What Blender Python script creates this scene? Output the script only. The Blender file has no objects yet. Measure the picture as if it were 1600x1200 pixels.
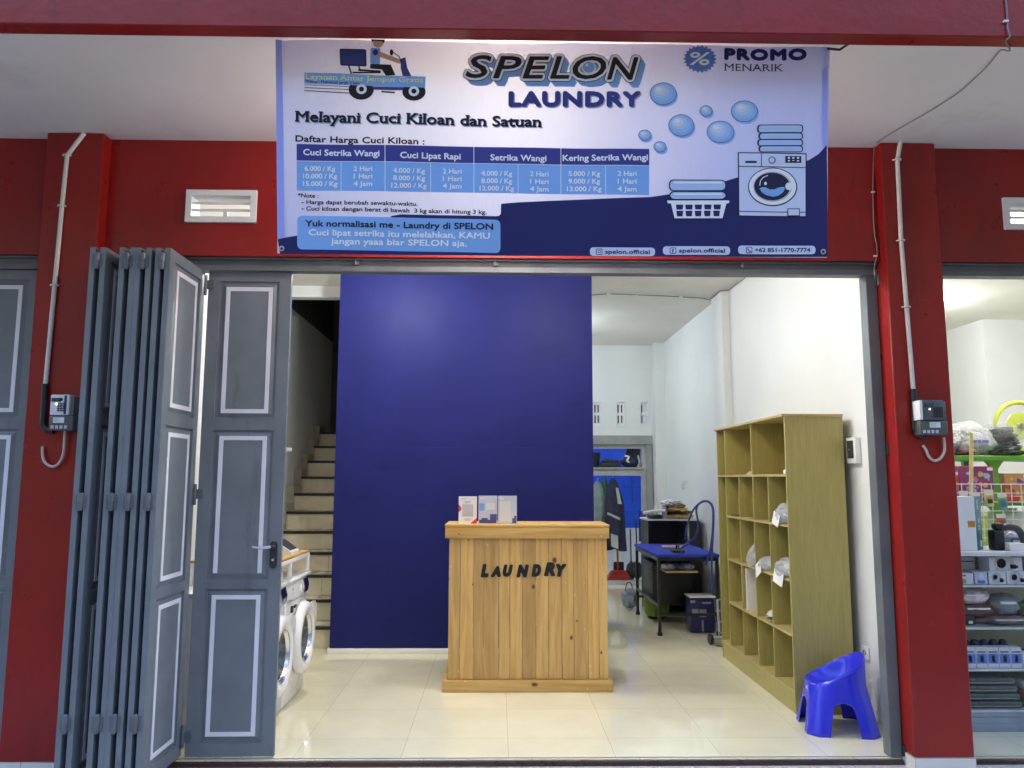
import bpy, bmesh, math, random
from mathutils import Vector, Matrix, noise as mnoise

scene = bpy.context.scene
COL = scene.collection
R = math.radians

# ---------------------------------------------------------------- camera
CAM_F, CAM_P, CAM_Y, CAM_R = 1218.97449, 0.121408593, -0.0185609528, -0.00287618332
CAM_H, CAM_D = 1.54239866, 4.57396959
def _rot():
    cy, sy = math.cos(CAM_Y), math.sin(CAM_Y)
    cp, sp = math.cos(CAM_P), math.sin(CAM_P)
    cr, sr = math.cos(CAM_R), math.sin(CAM_R)
    return (Matrix(((cy, -sy, 0), (sy, cy, 0), (0, 0, 1)))
            @ Matrix(((1, 0, 0), (0, cp, -sp), (0, sp, cp)))
            @ Matrix(((cr, 0, sr), (0, 1, 0), (-sr, 0, cr))))
CR = _rot()
CC = Vector((0, -CAM_D, CAM_H))
cam = bpy.data.cameras.new('camera')
cam.sensor_width = 36
cam.lens = 36 * CAM_F / 1600
cam.clip_start = 0.05
cam.clip_end = 500
cam_ob = bpy.data.objects.new('camera', cam)
COL.objects.link(cam_ob)
m = Matrix.Identity(4)
for i in range(3):
    m[i][0] = CR[i][0]; m[i][1] = CR[i][2]; m[i][2] = -CR[i][1]; m[i][3] = CC[i]
cam_ob.matrix_world = m
scene.camera = cam_ob

# survey helpers: turn a point measured in the photograph into a point of the place
def ray(px, py):
    return CR @ Vector(((px - 800) / CAM_F, 1, (600 - py) / CAM_F))
def onY(px, py, Y):
    d = ray(px, py); return CC + d * ((Y - CC.y) / d.y)
def onX(px, py, X):
    d = ray(px, py); return CC + d * ((X - CC.x) / d.x)
def onZ(px, py, Z):
    d = ray(px, py); return CC + d * ((Z - CC.z) / d.z)

# ---------------------------------------------------------------- world, sun, exposure
SUN_EL, SUN_ROT = R(52), R(-25)          # veiled sun behind the shop row
w = bpy.data.worlds.new('World'); scene.world = w; w.use_nodes = True
nt = w.node_tree
sky = nt.nodes.new('ShaderNodeTexSky'); sky.sky_type = 'NISHITA'; sky.sun_disc = False
sky.sun_elevation = SUN_EL; sky.sun_rotation = SUN_ROT
sky.dust_density = 2.5; sky.air_density = 1.0; sky.ozone_density = 1.0
bg = nt.nodes['Background']; bg.inputs['Strength'].default_value = 0.15
nt.links.new(sky.outputs[0], bg.inputs['Color'])
sl = bpy.data.lights.new('sun', 'SUN'); sl.energy = 0.5; sl.angle = R(20); sl.color = (1, .93, .85)
sun = bpy.data.objects.new('sun', sl); COL.objects.link(sun)
d = Vector((math.sin(SUN_ROT) * math.cos(SUN_EL), math.cos(SUN_ROT) * math.cos(SUN_EL), math.sin(SUN_EL)))
sun.rotation_euler = d.to_track_quat('Z', 'Y').to_euler()
scene.view_settings.view_transform = 'Standard'
scene.view_settings.look = 'None'
scene.view_settings.exposure = 2.75
scene.view_settings.gamma = 1.0
scene.cycles.max_bounces = 10
scene.cycles.diffuse_bounces = 6
scene.cycles.use_denoising = True
scene.cycles.sample_clamp_indirect = 4.0

# ---------------------------------------------------------------- materials
def new_mat(name):
    mt = bpy.data.materials.new(name); mt.use_nodes = True
    return mt, mt.node_tree, mt.node_tree.nodes['Principled BSDF']
def mat(name, col, rough=.5, metal=0, var=.12, vscale=6, bump=0, bscale=60, rvar=.12, spec=.5, coords=None, trans=0, alpha=1, island=0, stretch=(1, 1, 1), scuff=None):
    """painted / plastic / cloth surface: slow colour mottling, roughness wear and a fine bump"""
    mt, t, b = new_mat(name)
    N = t.nodes; L = t.links
    tc = N.new('ShaderNodeTexCoord'); mp = N.new('ShaderNodeMapping'); mp.inputs['Scale'].default_value = stretch
    L.new(tc.outputs['Object'], mp.inputs['Vector'])
    n1 = N.new('ShaderNodeTexNoise'); n1.inputs['Scale'].default_value = vscale; n1.inputs['Detail'].default_value = 6
    L.new(mp.outputs[0], n1.inputs['Vector'])
    mr = N.new('ShaderNodeMapRange'); mr.inputs['From Min'].default_value = .3; mr.inputs['From Max'].default_value = .7
    mr.inputs['To Min'].default_value = 1 - var; mr.inputs['To Max'].default_value = 1 + var
    L.new(n1.outputs['Fac'], mr.inputs['Value'])
    vm = N.new('ShaderNodeVectorMath'); vm.operation = 'SCALE'; vm.inputs[0].default_value = col[:3]
    if island:
        g = N.new('ShaderNodeNewGeometry'); m2 = N.new('ShaderNodeMapRange')
        m2.inputs['To Min'].default_value = 1 - island; m2.inputs['To Max'].default_value = 1 + island
        L.new(g.outputs['Random Per Island'], m2.inputs['Value'])
        mm = N.new('ShaderNodeMath'); mm.operation = 'MULTIPLY'
        L.new(mr.outputs[0], mm.inputs[0]); L.new(m2.outputs[0], mm.inputs[1]); L.new(mm.outputs[0], vm.inputs['Scale'])
    else:
        L.new(mr.outputs[0], vm.inputs['Scale'])
    L.new(vm.outputs[0], b.inputs['Base Color'])
    if scuff:
        # worn marks, drips and dust of their own shape: (colour, amount, scale, stretch)
        last = vm.outputs[0]
        for (sc_col, amt, scl, stv, lo) in scuff:
            q1 = N.new('ShaderNodeMapping'); q1.inputs['Scale'].default_value = stv; L.new(tc.outputs['Object'], q1.inputs[0])
            q2 = N.new('ShaderNodeTexNoise'); q2.inputs['Scale'].default_value = scl; q2.inputs['Detail'].default_value = 9; q2.inputs['Roughness'].default_value = .62; L.new(q1.outputs[0], q2.inputs[0])
            q3 = N.new('ShaderNodeMapRange'); q3.inputs['From Min'].default_value = lo; q3.inputs['From Max'].default_value = lo + .10; q3.inputs['To Max'].default_value = amt; L.new(q2.outputs['Fac'], q3.inputs['Value'])
            q4 = N.new('ShaderNodeMixRGB'); q4.inputs[2].default_value = (*sc_col, 1); L.new(q3.outputs[0], q4.inputs[0]); L.new(last, q4.inputs[1]); last = q4.outputs[0]
        L.new(last, b.inputs['Base Color'])
    m3 = N.new('ShaderNodeMapRange'); m3.inputs['To Min'].default_value = max(.02, rough - rvar); m3.inputs['To Max'].default_value = min(1, rough + rvar)
    n2 = N.new('ShaderNodeTexNoise'); n2.inputs['Scale'].default_value = vscale * 2.3; n2.inputs['Detail'].default_value = 4
    L.new(mp.outputs[0], n2.inputs['Vector']); L.new(n2.outputs['Fac'], m3.inputs['Value']); L.new(m3.outputs[0], b.inputs['Roughness'])
    b.inputs['Metallic'].default_value = metal
    b.inputs['Specular IOR Level'].default_value = spec
    if trans: b.inputs['Transmission Weight'].default_value = trans
    if alpha < 1: b.inputs['Alpha'].default_value = alpha
    if bump:
        n3 = N.new('ShaderNodeTexNoise'); n3.inputs['Scale'].default_value = bscale; n3.inputs['Detail'].default_value = 5
        L.new(mp.outputs[0], n3.inputs['Vector'])
        bp = N.new('ShaderNodeBump'); bp.inputs['Strength'].default_value = bump; bp.inputs['Distance'].default_value = .01
        L.new(n3.outputs['Fac'], bp.inputs['Height']); L.new(bp.outputs[0], b.inputs['Normal'])
    return mt
def glass_mat(name, tint=(.985, .99, .988)):
    mt, t, b = new_mat(name); N = t.nodes; L = t.links
    tr = N.new('ShaderNodeBsdfTransparent'); tr.inputs['Color'].default_value = (*tint, 1)
    gl = N.new('ShaderNodeBsdfGlossy'); gl.inputs['Roughness'].default_value = .03
    fr = N.new('ShaderNodeFresnel'); fr.inputs['IOR'].default_value = 1.45
    mx = N.new('ShaderNodeMixShader')
    gm = N.new('ShaderNodeNewGeometry'); sb = N.new('ShaderNodeMath'); sb.operation = 'SUBTRACT'; sb.inputs[0].default_value = 1; L.new(gm.outputs['Backfacing'], sb.inputs[1])
    ml = N.new('ShaderNodeMath'); ml.operation = 'MULTIPLY'; L.new(fr.outputs[0], ml.inputs[0]); L.new(sb.outputs[0], ml.inputs[1])
    L.new(ml.outputs[0], mx.inputs[0]); L.new(tr.outputs[0], mx.inputs[1]); L.new(gl.outputs[0], mx.inputs[2])
    L.new(mx.outputs[0], N['Material Output'].inputs['Surface'])
    return mt
def emit_mat(name, col, s):
    mt, t, b = new_mat(name)
    b.inputs['Base Color'].default_value = (.8, .8, .8, 1)
    b.inputs['Emission Color'].default_value = (*col, 1); b.inputs['Emission Strength'].default_value = s
    return mt
def film_mat(name, col, tr=.55):
    """thin plastic bag film: part clear, part milky, shiny and crinkled"""
    mt, t, b = new_mat(name); N = t.nodes; L = t.links
    b.inputs['Base Color'].default_value = (*col, 1); b.inputs['Roughness'].default_value = .18
    tc = N.new('ShaderNodeTexCoord'); n3 = N.new('ShaderNodeTexNoise'); n3.inputs['Scale'].default_value = 11; n3.inputs['Detail'].default_value = 4; n3.inputs['Distortion'].default_value = 4
    L.new(tc.outputs['Object'], n3.inputs['Vector'])
    bp = N.new('ShaderNodeBump'); bp.inputs['Strength'].default_value = 1; bp.inputs['Distance'].default_value = .04
    L.new(n3.outputs['Fac'], bp.inputs['Height']); L.new(bp.outputs[0], b.inputs['Normal'])
    tp = N.new('ShaderNodeBsdfTransparent'); mx = N.new('ShaderNodeMixShader'); mx.inputs[0].default_value = 1 - tr
    L.new(tp.outputs[0], mx.inputs[1]); L.new(b.outputs[0], mx.inputs[2]); L.new(mx.outputs[0], N['Material Output'].inputs['Surface'])
    return mt
def sheet_mat(name, col, translucent=.35, rough=.35, gradient=None, bump=.15):
    """printed vinyl banner: glossy, lets some light through"""
    mt, t, b = new_mat(name); N = t.nodes; L = t.links
    b.inputs['Roughness'].default_value = rough; b.inputs['Base Color'].default_value = (*col, 1)
    b.inputs['Specular IOR Level'].default_value = .35
    ts = N.new('ShaderNodeBsdfTranslucent'); ts.inputs['Color'].default_value = (*col, 1)
    mx = N.new('ShaderNodeMixShader'); mx.inputs[0].default_value = translucent
    tc = N.new('ShaderNodeTexCoord')
    n3 = N.new('ShaderNodeTexNoise'); n3.inputs['Scale'].default_value = 5; n3.inputs['Detail'].default_value = 3
    mp = N.new('ShaderNodeMapping'); mp.inputs['Scale'].default_value = (2.2, 1, .7); mp.inputs['Rotation'].default_value = (0, .5, 0)
    L.new(tc.outputs['Object'], mp.inputs[0]); L.new(mp.outputs[0], n3.inputs['Vector'])
    bp = N.new('ShaderNodeBump'); bp.inputs['Strength'].default_value = bump; bp.inputs['Distance'].default_value = .05
    L.new(n3.outputs['Fac'], bp.inputs['Height']); L.new(bp.outputs[0], b.inputs['Normal'])
    if gradient:
        sx = N.new('ShaderNodeSeparateXYZ'); L.new(tc.outputs['Object'], sx.inputs[0])
        vl = N.new('ShaderNodeVectorMath'); vl.operation = 'MULTIPLY'; vl.inputs[1].default_value = (.62, 0, .95)
        sub = N.new('ShaderNodeVectorMath'); sub.operation = 'SUBTRACT'; sub.inputs[1].default_value = gradient[0]
        L.new(tc.outputs['Object'], sub.inputs[0]); L.new(sub.outputs[0], vl.inputs[0])
        ln = N.new('ShaderNodeVectorMath'); ln.operation = 'LENGTH'; L.new(vl.outputs[0], ln.inputs[0])
        cr = N.new('ShaderNodeValToRGB'); e = cr.color_ramp.elements
        e[0].position = .25; e[0].color = (*gradient[1], 1); e[1].position = .85; e[1].color = (*gradient[2], 1)
        L.new(ln.outputs['Value'], cr.inputs[0]); L.new(cr.outputs[0], b.inputs['Base Color']); L.new(cr.outputs[0], ts.inputs['Color'])
    L.new(b.outputs[0], mx.inputs[1]); L.new(ts.outputs[0], mx.inputs[2]); L.new(mx.outputs[0], N['Material Output'].inputs['Surface'])
    return mt
def tile_mat(name, col, size, ox, oy, axes='XY', grout=.35, rough=.1, mortar=.0016, var=.05, bumpy=.03, spec=.5):
    mt, t, b = new_mat(name); N = t.nodes; L = t.links
    tc = N.new('ShaderNodeTexCoord'); sp = N.new('ShaderNodeSeparateXYZ'); L.new(tc.outputs['Object'], sp.inputs[0])
    cb = N.new('ShaderNodeCombineXYZ')
    for k, (a, o) in enumerate(zip(axes, (ox, oy))):
        ad = N.new('ShaderNodeMath'); ad.operation = 'ADD'; ad.inputs[1].default_value = -o + size[k] * 40
        L.new(sp.outputs[a], ad.inputs[0]); L.new(ad.outputs[0], cb.inputs[k])
    br = N.new('ShaderNodeTexBrick'); br.offset = 0; br.squash = 1
    br.inputs['Scale'].default_value = 1; br.inputs['Mortar Size'].default_value = mortar; br.inputs['Mortar Smooth'].default_value = .2
    br.inputs['Brick Width'].default_value = size[0]; br.inputs['Row Height'].default_value = size[1]; br.inputs['Bias'].default_value = 0
    c = Vector(col)
    br.inputs['Color1'].default_value = (*(c * (1 - var)), 1); br.inputs['Color2'].default_value = (*(c * (1 + var * .4)), 1)
    br.inputs['Mortar'].default_value = (*(c * grout), 1)
    L.new(cb.outputs[0], br.inputs['Vector'])
    n1 = N.new('ShaderNodeTexNoise'); n1.inputs['Scale'].default_value = 2.6; n1.inputs['Detail'].default_value = 8
    L.new(tc.outputs['Object'], n1.inputs['Vector'])
    mr = N.new('ShaderNodeMapRange'); mr.inputs['From Min'].default_value = .3; mr.inputs['From Max'].default_value = .7
    mr.inputs['To Min'].default_value = .92; mr.inputs['To Max'].default_value = 1.05; L.new(n1.outputs['Fac'], mr.inputs['Value'])
    vm = N.new('ShaderNodeVectorMath'); vm.operation = 'SCALE'; L.new(br.outputs['Color'], vm.inputs[0]); L.new(mr.outputs[0], vm.inputs['Scale'])
    L.new(vm.outputs[0], b.inputs['Base Color'])
    n2 = N.new('ShaderNodeTexNoise'); n2.inputs['Scale'].default_value = 9; n2.inputs['Detail'].default_value = 6
    L.new(tc.outputs['Object'], n2.inputs['Vector'])
    m3 = N.new('ShaderNodeMapRange'); m3.inputs['From Min'].default_value = .35; m3.inputs['From Max'].default_value = .75
    m3.inputs['To Min'].default_value = rough * .7; m3.inputs['To Max'].default_value = rough * 1.7
    L.new(n2.outputs['Fac'], m3.inputs['Value']); L.new(m3.outputs[0], b.inputs['Roughness'])
    bp = N.new('ShaderNodeBump'); bp.inputs['Strength'].default_value = bumpy; bp.inputs['Distance'].default_value = .02
    n4 = N.new('ShaderNodeTexNoise'); n4.inputs['Scale'].default_value = 3.5; L.new(tc.outputs['Object'], n4.inputs['Vector'])
    L.new(n4.outputs['Fac'], bp.inputs['Height']); L.new(bp.outputs[0], b.inputs['Normal'])
    b.inputs['Specular IOR Level'].default_value = spec
    return mt
def wood_mat(name, c1, c2, axis='Z', scale=1, knots=True, rough=.45, island=.2, dens=2.2):
    mt, t, b = new_mat(name); N = t.nodes; L = t.links
    tc = N.new('ShaderNodeTexCoord'); g = N.new('ShaderNodeNewGeometry')
    off = N.new('ShaderNodeVectorMath'); off.operation = 'SCALE'; off.inputs[0].default_value = (3.7, 5.1, 9.3)
    L.new(g.outputs['Random Per Island'], off.inputs['Scale'])
    ad = N.new('ShaderNodeVectorMath'); L.new(tc.outputs['Object'], ad.inputs[0]); L.new(off.outputs[0], ad.inputs[1])
    s = {'Z': (14, 14, .9), 'X': (.9, 14, 14), 'Y': (14, .9, 14)}[axis]
    mp = N.new('ShaderNodeMapping'); mp.inputs['Scale'].default_value = tuple(v * scale for v in s); L.new(ad.outputs[0], mp.inputs[0])
    n1 = N.new('ShaderNodeTexNoise'); n1.inputs['Scale'].default_value = 1.4; n1.inputs['Detail'].default_value = 8; n1.inputs['Distortion'].default_value = 1.1
    L.new(mp.outputs[0], n1.inputs['Vector'])
    n2 = N.new('ShaderNodeTexNoise'); n2.inputs['Scale'].default_value = 9; n2.inputs['Detail'].default_value = 4; L.new(mp.outputs[0], n2.inputs['Vector'])
    mx0 = N.new('ShaderNodeMath'); mx0.operation = 'MULTIPLY_ADD'; mx0.inputs[1].default_value = .35; L.new(n2.outputs['Fac'], mx0.inputs[0]); L.new(n1.outputs['Fac'], mx0.inputs[2])
    cr = N.new('ShaderNodeValToRGB'); e = cr.color_ramp.elements
    e[0].position = .48; e[0].color = (*c1, 1); e[1].position = .88; e[1].color = (*c2, 1)
    L.new(mx0.outputs[0], cr.inputs[0])
    isl = N.new('ShaderNodeMapRange'); isl.inputs['To Min'].default_value = 1 - island; isl.inputs['To Max'].default_value = 1 + island * .6
    L.new(g.outputs['Random Per Island'], isl.inputs['Value'])
    vm = N.new('ShaderNodeVectorMath'); vm.operation = 'SCALE'; L.new(cr.outputs[0], vm.inputs[0]); L.new(isl.outputs[0], vm.inputs['Scale'])
    last = vm.outputs[0]
    if knots:
        s2 = {'Z': (1, 1, .75), 'X': (.6, 1, 1), 'Y': (1, .6, 1)}[axis]
        m2 = N.new('ShaderNodeMapping'); m2.inputs['Scale'].default_value = s2; L.new(ad.outputs[0], m2.inputs[0])
        nd = N.new('ShaderNodeTexNoise'); nd.inputs['Scale'].default_value = 30; L.new(m2.outputs[0], nd.inputs['Vector'])
        av = N.new('ShaderNodeMixRGB'); av.inputs[0].default_value = .012; L.new(m2.outputs[0], av.inputs[1]); L.new(nd.outputs['Color'], av.inputs[2])
        sx_ = N.new('ShaderNodeSeparateXYZ'); cb_ = N.new('ShaderNodeCombineXYZ'); L.new(av.outputs[0], sx_.inputs[0]); L.new(sx_.outputs['X'], cb_.inputs[0]); L.new(sx_.outputs['Z'], cb_.inputs[1])
        vo = N.new('ShaderNodeTexVoronoi'); vo.voronoi_dimensions = '2D'; vo.inputs['Scale'].default_value = 5.5 * dens / 2.2; L.new(cb_.outputs[0], vo.inputs['Vector'])
        sep = N.new('ShaderNodeSeparateColor'); L.new(vo.outputs['Color'], sep.inputs[0])
        gt = N.new('ShaderNodeMath'); gt.operation = 'GREATER_THAN'; gt.inputs[1].default_value = .62; L.new(sep.outputs[0], gt.inputs[0])
        kz = N.new('ShaderNodeMath'); kz.operation = 'MULTIPLY_ADD'; kz.inputs[1].default_value = 2.2; kz.inputs[2].default_value = .55; L.new(sep.outputs[1], kz.inputs[0])
        kd = N.new('ShaderNodeMath'); kd.operation = 'MULTIPLY'; L.new(vo.outputs['Distance'], kd.inputs[0]); L.new(kz.outputs[0], kd.inputs[1])
        k = N.new('ShaderNodeMapRange'); k.interpolation_type = 'SMOOTHSTEP'; k.inputs['From Min'].default_value = .035; k.inputs['From Max'].default_value = .085; k.inputs['To Min'].default_value = 1; k.inputs['To Max'].default_value = 0
        L.new(kd.outputs[0], k.inputs['Value'])
        ml = N.new('ShaderNodeMath'); ml.operation = 'MULTIPLY'; L.new(gt.outputs[0], ml.inputs[0]); L.new(k.outputs[0], ml.inputs[1])
        kx = N.new('ShaderNodeMixRGB'); kx.inputs[2].default_value = (c2[0] * .22, c2[1] * .17, c2[2] * .16, 1); L.new(ml.outputs[0], kx.inputs[0]); L.new(last, kx.inputs[1])
        last = kx.outputs[0]
        # pale nicks and dents
        m4 = N.new('ShaderNodeMapping'); m4.inputs['Scale'].default_value = (1.6, .8, 1); L.new(cb_.outputs[0], m4.inputs[0])
        v2 = N.new('ShaderNodeTexVoronoi'); v2.voronoi_dimensions = '2D'; v2.inputs['Scale'].default_value = 9.5; L.new(m4.outputs[0], v2.inputs['Vector'])
        sp2 = N.new('ShaderNodeSeparateColor'); L.new(v2.outputs['Color'], sp2.inputs[0])
        g2 = N.new('ShaderNodeMath'); g2.operation = 'GREATER_THAN'; g2.inputs[1].default_value = .82; L.new(sp2.outputs[0], g2.inputs[0])
        k2 = N.new('ShaderNodeMapRange'); k2.inputs['From Min'].default_value = .03; k2.inputs['From Max'].default_value = .07; k2.inputs['To Min'].default_value = .7; k2.inputs['To Max'].default_value = 0; L.new(v2.outputs['Distance'], k2.inputs['Value'])
        mk = N.new('ShaderNodeMath'); mk.operation = 'MULTIPLY'; L.new(g2.outputs[0], mk.inputs[0]); L.new(k2.outputs[0], mk.inputs[1])
        nx = N.new('ShaderNodeMixRGB'); nx.inputs[2].default_value = (.80, .66, .40, 1); L.new(mk.outputs[0], nx.inputs[0]); L.new(last, nx.inputs[1]); last = nx.outputs[0]
    L.new(last, b.inputs['Base Color'])
    b.inputs['Roughness'].default_value = rough
    bp = N.new('ShaderNodeBump'); bp.inputs['Strength'].default_value = .12; bp.inputs['Distance'].default_value = .004
    L.new(n2.outputs['Fac'], bp.inputs['Height']); L.new(bp.outputs[0], b.inputs['Normal'])
    return mt

# ---------------------------------------------------------------- mesh builder
class MB:
    def __init__(s):
        s.v = []; s.f = []; s.mi = []; s.sm = []; s.cur = 0
    def add(s, vs, fs, smooth=False):
        o = len(s.v); s.v += [Vector(p) for p in vs]
        for f in fs:
            s.f.append([i + o for i in f]); s.mi.append(s.cur); s.sm.append(smooth)
        return s
    def box(s, x0, x1, y0, y1, z0, z1, bev=0, seg=2, rot=0, piv=None):
        x0, x1 = min(x0, x1), max(x0, x1); y0, y1 = min(y0, y1), max(y0, y1); z0, z1 = min(z0, z1), max(z0, z1)
        if bev > 0:
            bm = bmesh.new(); bmesh.ops.create_cube(bm, size=1)
            for v in bm.verts: v.co = Vector(((x0 + x1) / 2 + v.co.x * (x1 - x0), (y0 + y1) / 2 + v.co.y * (y1 - y0), (z0 + z1) / 2 + v.co.z * (z1 - z0)))
            bmesh.ops.bevel(bm, geom=bm.edges[:], offset=min(bev, .49 * min(x1 - x0, y1 - y0, z1 - z0)), segments=seg, affect='EDGES', profile=.5)
            vs = [v.co.copy() for v in bm.verts]; fs = [[v.index for v in f.verts] for f in bm.faces]; bm.free()
            sm = True
        else:
            vs = [Vector(p) for p in ((x0, y0, z0), (x1, y0, z0), (x1, y1, z0), (x0, y1, z0), (x0, y0, z1), (x1, y0, z1), (x1, y1, z1), (x0, y1, z1))]
            fs = [(0, 3, 2, 1), (4, 5, 6, 7), (0, 1, 5, 4), (1, 2, 6, 5), (2, 3, 7, 6), (3, 0, 4, 7)]; sm = False
        if rot:
            p = Vector(piv) if piv else Vector(((x0 + x1) / 2, (y0 + y1) / 2, (z0 + z1) / 2))
            M = Matrix.Rotation(rot, 3, 'Z') if not isinstance(rot, Matrix) else rot
            vs = [M @ (v - p) + p for v in vs]
        return s.add(vs, fs, sm)
    def prism(s, pts, dvec, smooth=False):
        """closed polygon pts extruded by dvec"""
        n = len(pts); d = Vector(dvec); P = [Vector(p) for p in pts]
        return s.add(P + [p + d for p in P], [list(range(n))[::-1], list(range(n, 2 * n))] + [(i, (i + 1) % n, n + (i + 1) % n, n + i) for i in range(n)], smooth)
    def tube(s, pts, r, n=8, caps=True, smooth_path=0):
        P = [Vector(p) for p in pts]
        if smooth_path:
            Q = []
            for i in range(len(P) - 1):
                a = P[max(i - 1, 0)]; b = P[i]; c = P[i + 1]; d = P[min(i + 2, len(P) - 1)]
                for k in range(smooth_path):
                    t = k / smooth_path
                    Q.append(.5 * (2 * b + (c - a) * t + (2 * a - 5 * b + 4 * c - d) * t * t + (3 * b - a - 3 * c + d) * t ** 3))
            P = Q + [P[-1]]
        rr = r if isinstance(r, (list, tuple)) else [r] * len(P)
        if len(rr) != len(P): rr = [rr[0] + (rr[-1] - rr[0]) * i / (len(P) - 1) for i in range(len(P))]
        vs = []; fs = []; up = None
        for i, p in enumerate(P):
            t = (P[min(i + 1, len(P) - 1)] - P[max(i - 1, 0)]).normalized()
            if up is None: up = t.orthogonal().normalized()
            up = (up - t * up.dot(t)).normalized(); sd = t.cross(up)
            for k in range(n):
                a = 2 * math.pi * k / n; vs.append(p + (up * math.cos(a) + sd * math.sin(a)) * rr[i])
        for i in range(len(P) - 1):
            for k in range(n): fs.append((i * n + k, i * n + (k + 1) % n, (i + 1) * n + (k + 1) % n, (i + 1) * n + k))
        if caps: fs += [list(range(n))[::-1], [(len(P) - 1) * n + k for k in range(n)]]
        return s.add(vs, fs, True)
    def lathe(s, prof, c, axis=(0, 0, 1), n=32, a0=0, a1=2 * math.pi):
        ax = Vector(axis).normalized(); u = ax.orthogonal().normalized(); w = ax.cross(u); c = Vector(c)
        full = abs(a1 - a0 - 2 * math.pi) < 1e-6; m = n if full else n + 1
        vs = []; fs = []
        for (r, h) in prof:
            for k in range(m):
                a = a0 + (a1 - a0) * k / n; vs.append(c + ax * h + (u * math.cos(a) + w * math.sin(a)) * max(r, 1e-5))
        for i in range(len(prof) - 1):
            for k in range(n):
                k2 = (k + 1) % m
                fs.append((i * m + k, i * m + k2, (i + 1) * m + k2, (i + 1) * m + k))
        return s.add(vs, fs, True)
    def grid(s, fn, nu, nv, smooth=True, wrap=False):
        vs = [fn(i / nu, j / nv) for j in range(nv + 1) for i in range(nu + (0 if wrap else 1))]
        m = nu if wrap else nu + 1
        fs = [(j * m + i, j * m + (i + 1) % m, (j + 1) * m + (i + 1) % m, (j + 1) * m + i) for j in range(nv) for i in range(nu)]
        return s.add(vs, fs, smooth)
    def blob(s, c, size, seed=0, amp=.25, freq=3, sub=3, flat=0, rot=0):
        bm = bmesh.new(); bmesh.ops.create_icosphere(bm, subdivisions=sub, radius=1)
        M = Matrix.Rotation(rot, 3, 'Z'); vs = []
        for v in bm.verts:
            p = v.co.copy(); q = p * freq + Vector((seed * 7.3, seed * 3.1, seed * 1.7))
            k = 1 + amp * mnoise.noise(q) + amp * .6 * mnoise.noise(q * 2.7)
            p = p * k
            if flat and p.z < -flat: p.z = -flat
            vs.append(Vector(c) + M @ Vector((p.x * size[0], p.y * size[1], p.z * size[2])))
        fs = [[v.index for v in f.verts] for f in bm.faces]; bm.free()
        return s.add(vs, fs, True)
    def build_each(s, name, mats, parent):
        """one object for every separate piece in the builder"""
        p = list(range(len(s.v)))
        def find(a):
            while p[a] != a: p[a] = p[p[a]]; a = p[a]
            return a
        for f in s.f:
            for a in f[1:]: p[find(a)] = find(f[0])
        groups = {}
        for k, f in enumerate(s.f): groups.setdefault(find(f[0]), []).append(k)
        out = []
        for ks in groups.values():
            q = MB(); idx = {}
            for k in ks:
                for a in s.f[k]:
                    if a not in idx: idx[a] = len(q.v); q.v.append(s.v[a])
                q.f.append([idx[a] for a in s.f[k]]); q.mi.append(s.mi[k]); q.sm.append(s.sm[k])
            out.append(q.build(name, mats, parent))
        return out
    def build(s, name, mats, parent=None, label=None, loc=None, kind=None):
        if not isinstance(mats, (list, tuple)): mats = [mats]
        if parent is not None:
            base = Vector((0, 0, 0)); p = parent
            while p is not None: base = base + p.location; p = p.parent
        else:
            if loc is None:
                xs = [v.x for v in s.v]; ys = [v.y for v in s.v]; zs = [v.z for v in s.v]
                loc = ((min(xs) + max(xs)) / 2, (min(ys) + max(ys)) / 2, min(zs))
            base = Vector(loc)
        me = bpy.data.meshes.new(name)
        me.from_pydata([v - base for v in s.v], [], s.f)
        for mt in mats: me.materials.append(mt)
        me.polygons.foreach_set('material_index', s.mi)
        me.polygons.foreach_set('use_smooth', s.sm)
        me.validate(); me.update()
        if any(s.sm): me.set_sharp_from_angle(angle=R(38))
        o = bpy.data.objects.new(name, me); COL.objects.link(o)
        if parent is not None: o.parent = parent
        else: o.location = base
        if label: o['label'] = label
        if kind: o['kind'] = kind
        return o
def thing(name, label, cat, loc=(0, 0, 0), group=None):
    o = bpy.data.objects.new(name, None); COL.objects.link(o); o.location = loc
    o.empty_display_size = .1
    o['label'] = label; o['category'] = cat
    if group: o['group'] = group
    return o
def single(name, mb, mats, label, cat, group=None):
    o = mb.build(name, mats); o['label'] = label; o['category'] = cat
    if group: o['group'] = group
    return o
def copy_thing(src, loc, label):
    def rec(o, par):
        c = o.copy(); COL.objects.link(c); c.parent = par
        for ch in [x for x in bpy.data.objects if x.parent is o and x is not c]: rec(ch, c)
        return c
    c = rec(src, None); c.location = loc; c['label'] = label
    return c

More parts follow.
